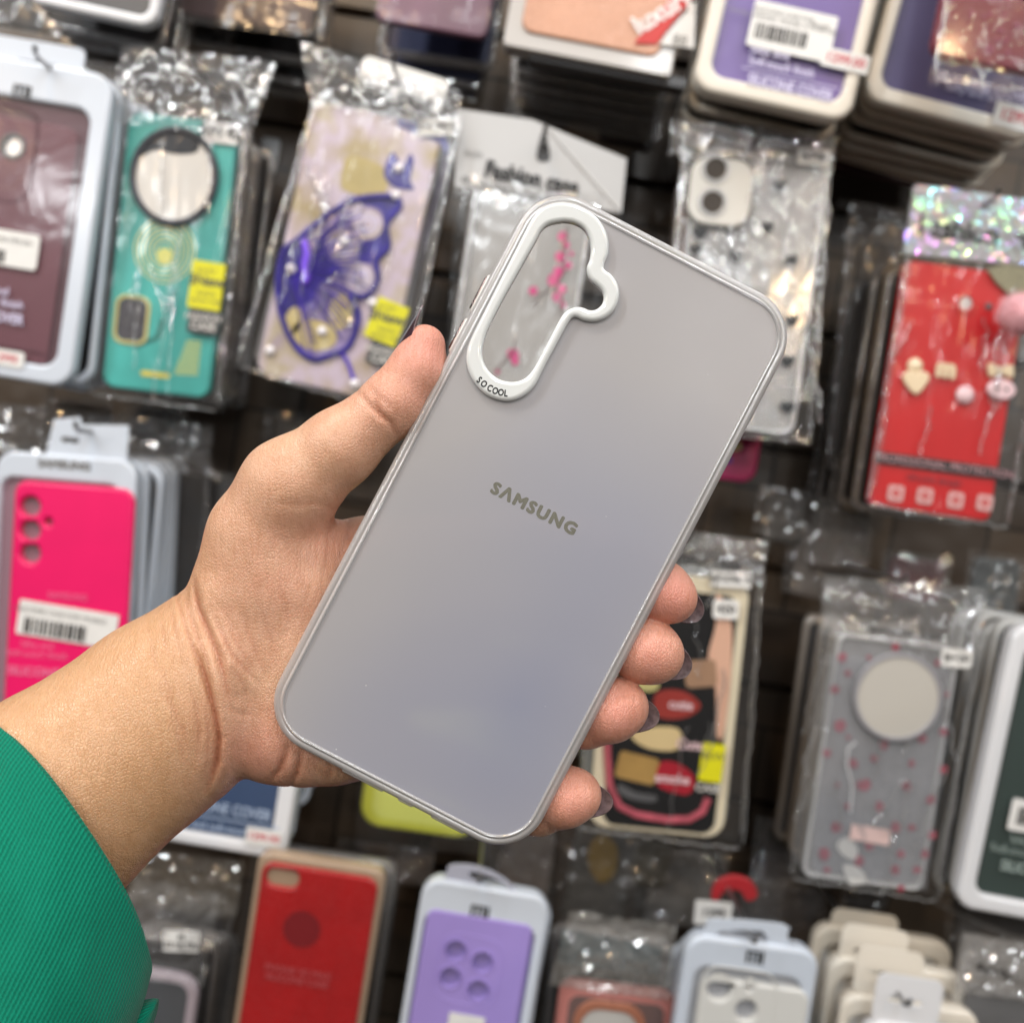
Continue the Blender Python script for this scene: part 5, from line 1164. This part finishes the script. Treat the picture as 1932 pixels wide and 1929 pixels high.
# ------------------------------------------------------------------ C4 clear floral ring case
p = bag('phone_case_pack', 'clear case with faint red roses and a round pale ring in a hazy bag', 'case pack', 1672, 1430, 7.5, 0.70,
        [(1560, 1150), (1850, 1180), (1770, 1700), (1490, 1655)], [(1556, 1085), (1862, 1110), (1850, 1225), (1548, 1195)], F_case, (1662, 1440, 228, 470), 18, seed=111, header='Fashion case', text_uv=(1705, 1192), tsize=17, amp_h=2.2, tsx=1.4, backcard=mat('blue_grey_card', (136, 139, 150), .5, var=.30, vscale=80))
p.plate('case_rim', [p.rect(1662, 1440, 234, 476, 20), p.rect(1662, 1440, 218, 460, 14)], -.4, 8, film('milky_rim', gloss=.18, haze=.75, rough=.1), None, 1.6)
rs = np.random.RandomState(12)
r_ = p.plate('ring', [p.circ(1690, 1312, 84), p.circ(1690, 1312, 76)], 5.0, 3.0, mat('pale_grey_ring', (168, 166, 170), .3, metal=.3), None, .4); p.plate('disc', [p.circ(1690, 1312, 77)], 4.3, .8, mat('warm_grey_disc', (186, 181, 172), .5), r_)
M_rose = mat('faded_rose_print', (158, 64, 82), .6, var=.3, vscale=150)
for (u0, v0, r0) in ((1590,1240,15),(1770,1250,12),(1586,1368,20),(1740,1392,18),(1668,1404,18),(1600,1390,8),(1630,1480,22),(1712,1482,18),(1756,1508,16),(1580,1480,10),(1578,1560,18),(1690,1560,18),(1760,1575,14),(1556,1610,20),(1620,1622,18),(1700,1610,14),(1640,1240,8),(1786,1310,10),(1560,1640,12),(1690,1640,16),(1650,1430,14),(1720,1440,12),(1610,1440,16),(1780,1450,14),(1660,1520,16),(1600,1520,12),(1640,1595,14),(1730,1640,14),(1575,1300,14),(1600,1270,12),(1780,1380,14),(1690,1220,12),(1720,1560,12),(1560,1420,14),(1745,1610,15),(1700,1675,12)):
    r0 *= .62; p.plate('rose', [p.poly([(u0 + math.cos(a) * r0 * (.7 + .4 * rs.rand()), v0 + math.sin(a) * r0 * (.7 + .4 * rs.rand())) for a in np.linspace(0, 2 * math.pi, 8)[:-1]], 3)], .1, .2, M_rose)
sticker(p, 1640, 1572, 76, 30, -2, '', 0, y0=2.2, m=mat('blush_label', (214, 184, 178), .5)); sticker(p, 1802, 1240, 58, 34, 4, 'B+20', 16, y0=2.4, r=6)
streaks(p, [(1556, 1090), (1862, 1120), (1770, 1700), (1490, 1655)], 14, 13, r=.7)
p.sheet('haze_film', [(1560, 1230), (1800, 1260), (1745, 1675), (1530, 1640)], 1.6, film('bluish_haze_film', gloss=.05, haze=.16, rough=.12, hcol=(.55, .57, .62), bump=.8, bscale=40), 12, 16, .8, 117)
p.tube('silver_ribbon', [(1612, 1398), (1598, 1410), (1596, 1440), (1606, 1480), (1602, 1530)], .9, mat('silver_foil', (214, 214, 216), .3, metal=.2), 2.2)
p.plate('bird_print', [p.poly([(1578, 1592), (1600, 1578), (1618, 1600), (1612, 1622), (1590, 1612)], 2)], .3, .2, M_paper); p.plate('petal_print', [p.poly([(1598, 1658), (1590, 1630), (1620, 1635), (1636, 1662), (1608, 1668)], 2)], .3, .2, M_paper)
followers(5, 1668, 1436, 238, 478, 7.5, 0.715, 0.018, film('beige_tray_film', gloss=.12, haze=.6, rough=.12, hcol=(.40, .36, .32)), 'hazy bagged case hanging behind the rose ring case', 'case pack', 'packs behind the rose ring case', r=18, seed=43, inner=M_grey)
hook(1700, 1098, 0.685, 'steel hook above the rose ring case')
# C5 dark green pack
p = blister('phone_case_pack', 'dark green silicone cover pack with thick white frame at the right edge', 'case pack', 2000, 1470, 290, 560, 10.5, 0.68, M_white, mat('dark_green_card', (30, 52, 46), .4), r=36, border=(32, 40, 30, 34), deep=12, bev=3)
s_ = sticker(p, 1945, 1540, 84, 62, 0, '', 0, y0=1.2, r=5, name='barcode_label'); barcode(p, 1950, 1542, 66, 34, 0, 1.5, s_, 5)
M_pg = mat('pale_green_print', (150, 164, 158), .5); p.text('Silky and\nSoft-touch finish', 1940, 1598, 16, M_pg, .9); p.plate('rule', [p.rect(1980, 1622, 200, 2, 0)], .9, .1, M_pg); p.text('SILICONE COVER', 1975, 1646, 20, M_pg, .9, bold=.05, sx=.85)
followers(5, 2000, 1470, 288, 558, 10.5, 0.693, 0.018, mat('grey_white_frame', (180, 180, 178), .3, coat=.4), 'greyish framed pack stacked behind the dark green pack', 'case pack', 'packs behind the dark green pack', r=36, seed=44, inner=M_dark)

# ------------------------------------------------------------------ D row
# D1 red glitter
p = Pack('phone_case_pack', 'red glitter case with round logo dent in a beige edged tray', 'case pack', 570, 1860, 9.2, 0.66)
tr_ = p.plate('tray', [p.rect(572, 1860, 250, 500, 26)], -1, 12, mat('beige_tray', (168, 144, 120), .3, coat=.4, var=.06), None, 3, 3)
cs = p.plate('case', [p.rect(572, 1862, 226, 472, 24), p.rect(534, 1655, 62, 34, 16)], 1.2, 6, mat('red_glitter_case', (176, 4, 10), .3, flake=.25, coat=.5, var=.12), None, 2)
p.plate('lens_window', [p.rect(534, 1655, 60, 32, 15)], -3, .5, M_lens, cs)
p.plate('round_dent', [p.circ(570, 1750, 36), p.circ(570, 1750, 32)], 1.6, .5, mat('dark_red_dent', (130, 14, 24), .4), cs); p.plate('dent_floor', [p.circ(570, 1750, 32)], 1.4, .3, mat('dark_red_dent', (0, 0, 0)), cs)
p.text('PHONE XS MAX\nSILICONE CASE', 562, 1838, 13, mat('dusty_pink_print', (190, 70, 74), .5), 1.7, cs, bold=.06)
p.sheet('bag_film', [(478, 1600), (740, 1630), (650, 2100), (390, 2060)], 3.5, F_bag, 14, 16, .6, 121)
followers(5, 585, 1850, 262, 510, 9.2, 0.675, 0.02, M_fsmoke, 'smoky bagged case hanging behind the red glitter case', 'case pack', 'packs behind the red glitter case', r=26, seed=51, inner=M_dark, dz=-.010)
# D0 grey case with pink edge + bag
p = Pack('phone_case_pack', 'dark grey case with pale pink edge in a crumpled bag beside the sleeve', 'case pack', 270, 1890, 9, 0.66)
cs = p.plate('case', [p.rect(262, 1990, 190, 340, 40)], 0, 9, mat('blush_grey_edge', (176, 164, 172), .35), None, 3, 3); p.plate('case_face', [p.rect(262, 1990, 156, 310, 26)], .5, .8, mat('graphite_face', (82, 84, 88), .4), cs, .3)
hdr = p.sheet('header_film', [(262, 1650), (420, 1680), (390, 1850), (200, 1830)], 2, F_crink, 14, 10, 2.6, 131, True); p.sheet('bag_film', [(200, 1820), (392, 1850), (350, 2150), (150, 2120)], 3, F_bag, 12, 12, 1.0, 133)
sticker(p, 346, 1768, 70, 42, 6, 'M\nS23 ULTRA', 12, y0=5, r=3)
followers(4, 280, 1960, 200, 420, 9, 0.68, 0.02, M_fsmoke, 'dim bagged case hanging behind the dark grey pink edged case', 'case pack', 'packs behind the dark grey case', r=26, seed=52, dz=-.009)
p = bag('crinkled_bag', 'brownish crumpled bag above the sticker of the dark grey case', 'plastic bag', 330, 1680, 8, 0.76, [(240, 1680), (450, 1700), (400, 1900), (200, 1880)], [(255, 1600), (462, 1625), (446, 1730), (240, 1700)], M_dark, (350, 1800, 130, 200), 16, seed=135, amp_h=3.0, fm=F_dark, hm=film('warm_crinkle', gloss=.14, haze=.18, rough=.1, hcol=(.5, .44, .36)))
# D2 lavender pack
M_lav = mat('lavender_silicone', (160, 140, 208), .42, var=.03)
p = blister('phone_case_pack', 'lavender case with four lens holes in a pale framed pack', 'case pack', 884, 1890, 250, 460, 9.5, 0.66, M_cool, mat('lavender_card', (150, 134, 196), .5), r=38, border=(16, 66, 20, 20), deep=12, bev=2.6)
p.plate('hang_tab', [p.poly([(842, 1652), (850, 1634), (900, 1636), (952, 1660), (990, 1700), (985, 1712), (840, 1680)], 3), p.poly([(882, 1652), (905, 1650), (950, 1668), (960, 1682), (930, 1680)], 2)], -3, 1.2, mat('clear_tab', (176, 178, 192), .2, coat=.5), None, .3)
mi_logo(p, 903, 1718, 36, 24, M_charc, .5)
cs = p.plate('case', [p.rect(874, 1925, 205, 420, 16)] + [p.circ(u0, v0, 21) for u0, v0 in ((860, 1791), (910, 1813), (850, 1841), (902, 1866))], .8, 8, M_lav, None, 1.2)
p.plate('camera_island', [p.rect(884, 1828, 130, 140, 40, -2), p.rect(884, 1828, 122, 132, 36, -2)], 1.1, .9, M_lav, cs, .4)
p.plate('lens_card', [p.rect(884, 1830, 118, 128, 10)], -6, .5, M_mir, cs); sticker(p, 880, 1925, 70, 30, 0, '', 0, y0=1.8)
for u0, v0 in ((860, 1791), (910, 1813), (850, 1841), (902, 1866)): p.plate('lens_ring', [p.circ(u0, v0, 24), p.circ(u0, v0, 20.5)], 1.5, 1, M_lav, cs, .4)
followers(5, 892, 1890, 248, 458, 9.5, 0.672, 0.018, M_cool, 'pale framed pack stacked behind the lavender case', 'case pack', 'packs behind the lavender case', r=38, seed=53, inner=M_grey, dz=-.011)
hook(905, 1660, 0.652, 'steel hook through the tab of the lavender case pack')
# D3 pink frame case
p = Pack('phone_case_pack', 'pink case with copper lens frame in a dusty crumpled bag', 'case pack', 1150, 1900, 7, 0.68)
cs = p.plate('case', [p.rect(1145, 2030, 226, 360, 26)], 0, 9, mat('dusty_pink_case', (206, 132, 124), .4), None, 3, 3)
p.plate('dark_inlay', [p.rect(1145, 2040, 186, 330, 20)], .5, .6, mat('mauve_brown_inlay', (112, 88, 84), .4), cs, .2)
p.plate('copper_frame', [p.rect(1145, 1960, 140, 156, 44), p.rect(1145, 1965, 112, 130, 36)], 2, 2, mat('copper_frame', (196, 128, 100), .3, metal=.3), cs, .7); p.plate('lens_fill', [p.rect(1145, 1965, 110, 128, 36)], .9, .4, M_mir, cs)
p.plate('header_card', [p.poly([(1062, 1755), (1250, 1790), (1244, 1840), (1052, 1820)])], -3, .3, mat('petrol_card', (54, 84, 96), .5, var=.3, vscale=60)); p.text('Fashion case', 1158, 1812, 20, M_dark, .6, bold=.05)
p.sheet('header_film', [(1075, 1712), (1275, 1740), (1262, 1880), (1035, 1850)], 2, film('fine_crinkle', gloss=.12, haze=.35, rough=.1, hcol=(.42, .40, .37)), 22, 12, 1.8, 141, True); p.sheet('bag_film', [(1035, 1850), (1262, 1880), (1230, 2150), (1000, 2120)], 4, F_bag, 12, 12, 1.0, 142)
followers(5, 1155, 1960, 236, 420, 7, 0.70, 0.02, M_fsmoke, 'dim bagged case hanging behind the dusty pink case', 'case pack', 'packs behind the dusty pink case', r=26, seed=54, dz=-.009)
# pile of dim bags between rows C and D
rs = np.random.RandomState(77)
for i, (u0, v0, w_, h_, c_, lab) in enumerate(((700, 1640, 120, 130, (110, 98, 90), 'smoky bag corner under the yellow green case'), (985, 1640, 130, 200, (96, 88, 84), 'dim brown bag standing behind the lavender pack tab'), (1130, 1640, 150, 190, (60, 60, 58), 'dark bag with a mustard print below the black lipstick case'), (1290, 1660, 170, 150, (96, 92, 88), 'greyish bag header below the right end of the lipstick case'), (1560, 1050, 150, 130, (90, 82, 76), 'dim bag header left of the rose ring case'), (1480, 1720, 160, 150, (88, 78, 72), 'brown bag header left of the cream framed stack'), (1870, 1760, 170, 150, (92, 88, 84), 'smoky bag below the dark green pack'), (400, 1010, 90, 260, (40, 40, 42), 'black case edge just left of the thumb knuckle'), (1640, 1660, 90, 80, (50, 48, 48), 'black bag corner under the rose ring case'),
    (1590, 1000, 120, 120, (84, 76, 70), 'brownish bagged case low between the hearts case and the red case'), (1480, 960, 100, 90, (70, 66, 62), 'grey brown bagged case just right of the magenta corner'), (1730, 1075, 130, 80, (78, 30, 34), 'dim dark red bagged case under the bright red case'), (1880, 1090, 110, 110, (70, 76, 78), 'dim grey blue bagged case above the dark green pack'),
    (1190, 210, 130, 90, (58, 48, 44), 'dim bag end under the rose gold box'), (1040, 190, 90, 90, (92, 78, 66), 'warm brown bag seen between the mauve case and rose gold box'), (400, 60, 110, 90, (104, 84, 66), 'warm tan bag above the teal case header'), (150, 770, 130, 60, (110, 96, 82), 'tan bag end under the maroon case pack'), (300, 780, 120, 60, (84, 80, 78), 'grey bag end under the teal case'), (560, 800, 110, 60, (60, 58, 56), 'dark bag end behind the thumb knuckle'),
    (1480, 1600, 110, 130, (66, 60, 60), 'dim bag corner between the lipstick case and rose ring case'), (1230, 1610, 90, 90, (74, 70, 60), 'small olive grey bag under the lipstick case'), (780, 1620, 90, 70, (120, 110, 104), 'pale bag header above the lavender pack'))):
    p = Pack('bagged_case', lab, 'case pack', u0, v0, 9 + rs.randn() * 2, 0.80 + .02 * rs.rand())
    p.plate('case', [p.rect(u0, v0 + 20, w_ * .8, h_, 14)], -2, 8, mat('dim_case_%d' % i, c_, .35, var=.3, vscale=50), None, 2)
    p.sheet('bag_film', [(u0 - w_ / 2, v0 - h_ / 2), (u0 + w_ / 2, v0 - h_ / 2 + 14), (u0 + w_ / 2 - 14, v0 + h_ / 2 + 10), (u0 - w_ / 2 - 14, v0 + h_ / 2)], 1, F_crink if i % 2 else F_dark, 12, 12, 2.0, 150 + i, True)
    if i == 2: p.plate('mustard_print', [p.poly([(1115, 1590), (1140, 1575), (1165, 1600), (1160, 1650), (1130, 1665), (1110, 1630)], 3)], -1, .4, mat('dark_mustard', (0, 0, 0)))
# red ring and sticker behind D4
p = Pack('bagged_case', 'clear bag with red arch and white sticker above the white case pack', 'case pack', 1390, 1720, 8, 0.72)
p.plate('red_arch', [p.poly([(1342, 1690), (1352, 1662), (1385, 1650), (1418, 1662), (1430, 1690), (1410, 1700), (1395, 1680), (1368, 1682), (1352, 1702)], 3)], 0, 3, mat('red_arch', (176, 20, 30), .35), None, 1)
sticker(p, 1345, 1720, 72, 48, 3, '1299', 16, y0=1.5, r=3); p.sheet('bag_film', [(1310, 1640), (1480, 1660), (1460, 1850), (1290, 1830)], 3, F_bag, 12, 10, 1.2, 161); p.plate('case', [p.rect(1390, 1860, 150, 260, 14)], -4, 8, M_grey, None, 2)
# D4 white pack
p = blister('phone_case_pack', 'off white case with two dark lens holes in a bluish framed pack', 'case pack', 1392, 1985, 260, 440, 8.0, 0.65, M_cool, mat('pale_grey_tray', (176, 178, 184), .4), r=40, border=(26, 62, 26, 20), deep=13, bev=3)
p.plate('hang_tab', [p.poly([(1322, 1790), (1335, 1748), (1350, 1736), (1480, 1746), (1488, 1765), (1476, 1800)], 2), p.poly([(1352, 1772), (1362, 1760), (1440, 1760), (1450, 1782), (1440, 1786), (1352, 1780)], 2)], -3, 1.2, M_cool, None, .3)
mi_logo(p, 1422, 1804, 34, 25, M_charc, .5)
cs = p.plate('case', [p.rect(1395, 2060, 212, 440, 26), p.circ(1357, 1862, 24), p.circ(1407, 1905, 20), p.circ(1414, 1856, 6, 10)], 1.2, 8, mat('off_white_silicone', (214, 212, 206), .45), None, 2)
p.plate('lens_card', [p.rect(1385, 1880, 120, 120, 10)], -6, .5, mat('slate_card', (112, 112, 118), .4), cs)
p.plate('camera_island', [p.rect(1388, 1895, 150, 150, 36), p.rect(1388, 1895, 144, 144, 33)], 1.5, .9, mat('off_white_silicone', (0, 0, 0)), cs, .3)
followers(3, 1400, 1985, 256, 436, 8.0, 0.665, 0.02, M_cool, 'bluish framed pack stacked behind the off white case', 'case pack', 'packs behind the off white case', r=40, seed=55, inner=M_grey, dz=-.011)
hook(1420, 1772, 0.642, 'steel hook through the tab of the off white case pack')
# D5 cream stack of four with tabs
for i, (u0, v0, y_, m_, lab, tu, tv) in enumerate(((1735, 2130, 0.64, M_white, 'front white blister pack of the staggered cream stack, tab with slot', 1716, 1884), (1690, 2080, 0.665, M_cream, 'second cream pack of the staggered stack at lower right', 1680, 1832), (1668, 2010, 0.69, M_cream, 'third cream pack of the staggered stack at lower right', 1650, 1790), (1640, 1950, 0.715, mat('dull_cream', (196, 186, 170), .4), 'rearmost dull cream pack of the staggered stack', 1630, 1760))):
    p = blister('phone_case_pack', lab, 'case pack', u0, v0, 270, 400, 8.5, y_, m_, M_paper, r=34, border=(22, 40, 22, 20), deep=10, bev=3, window=False)
    hole = p.rect(tu - 4, tv + 10, 66, 8, 4)
    p.plate('hang_tab', [p.rect(tu, tv + 8, 130, 96, 18), hole], -3, 1.2, m_, None, .3)
hook(1706, 1890, 0.632, 'steel hook through the slot of the front white pack')
# D6 crinkled brown bag lower right
p = bag('crinkled_bag', 'crinkled greyish bag with dark print at the lower right corner', 'plastic bag', 1880, 1850, 10, 0.68, [(1800, 1860), (1990, 1880), (1970, 2080), (1770, 2060)], [(1818, 1760), (2000, 1790), (1990, 1890), (1800, 1866)], M_grey, (1890, 1990, 170, 240), 16, seed=171, amp_h=2.0, header='Fashion', text_uv=(1880, 1830), tsize=22, fm=F_crink, hm=film('pearly_crinkle', gloss=.14, haze=.35, rough=.1, hcol=(.5, .48, .46)))
p = bag('crinkled_bag', 'dark silvery folded bag under the dark green pack', 'plastic bag', 1860, 1720, 20, 0.74, [(1780, 1640), (1990, 1730), (1980, 1800), (1760, 1700)], [(1790, 1600), (1990, 1700), (1985, 1760), (1770, 1660)], M_dark, (1880, 1720, 150, 60), 12, seed=173, amp_h=2.4, fm=F_dark)
# warm card behind wall gaps and a small loose cable tie
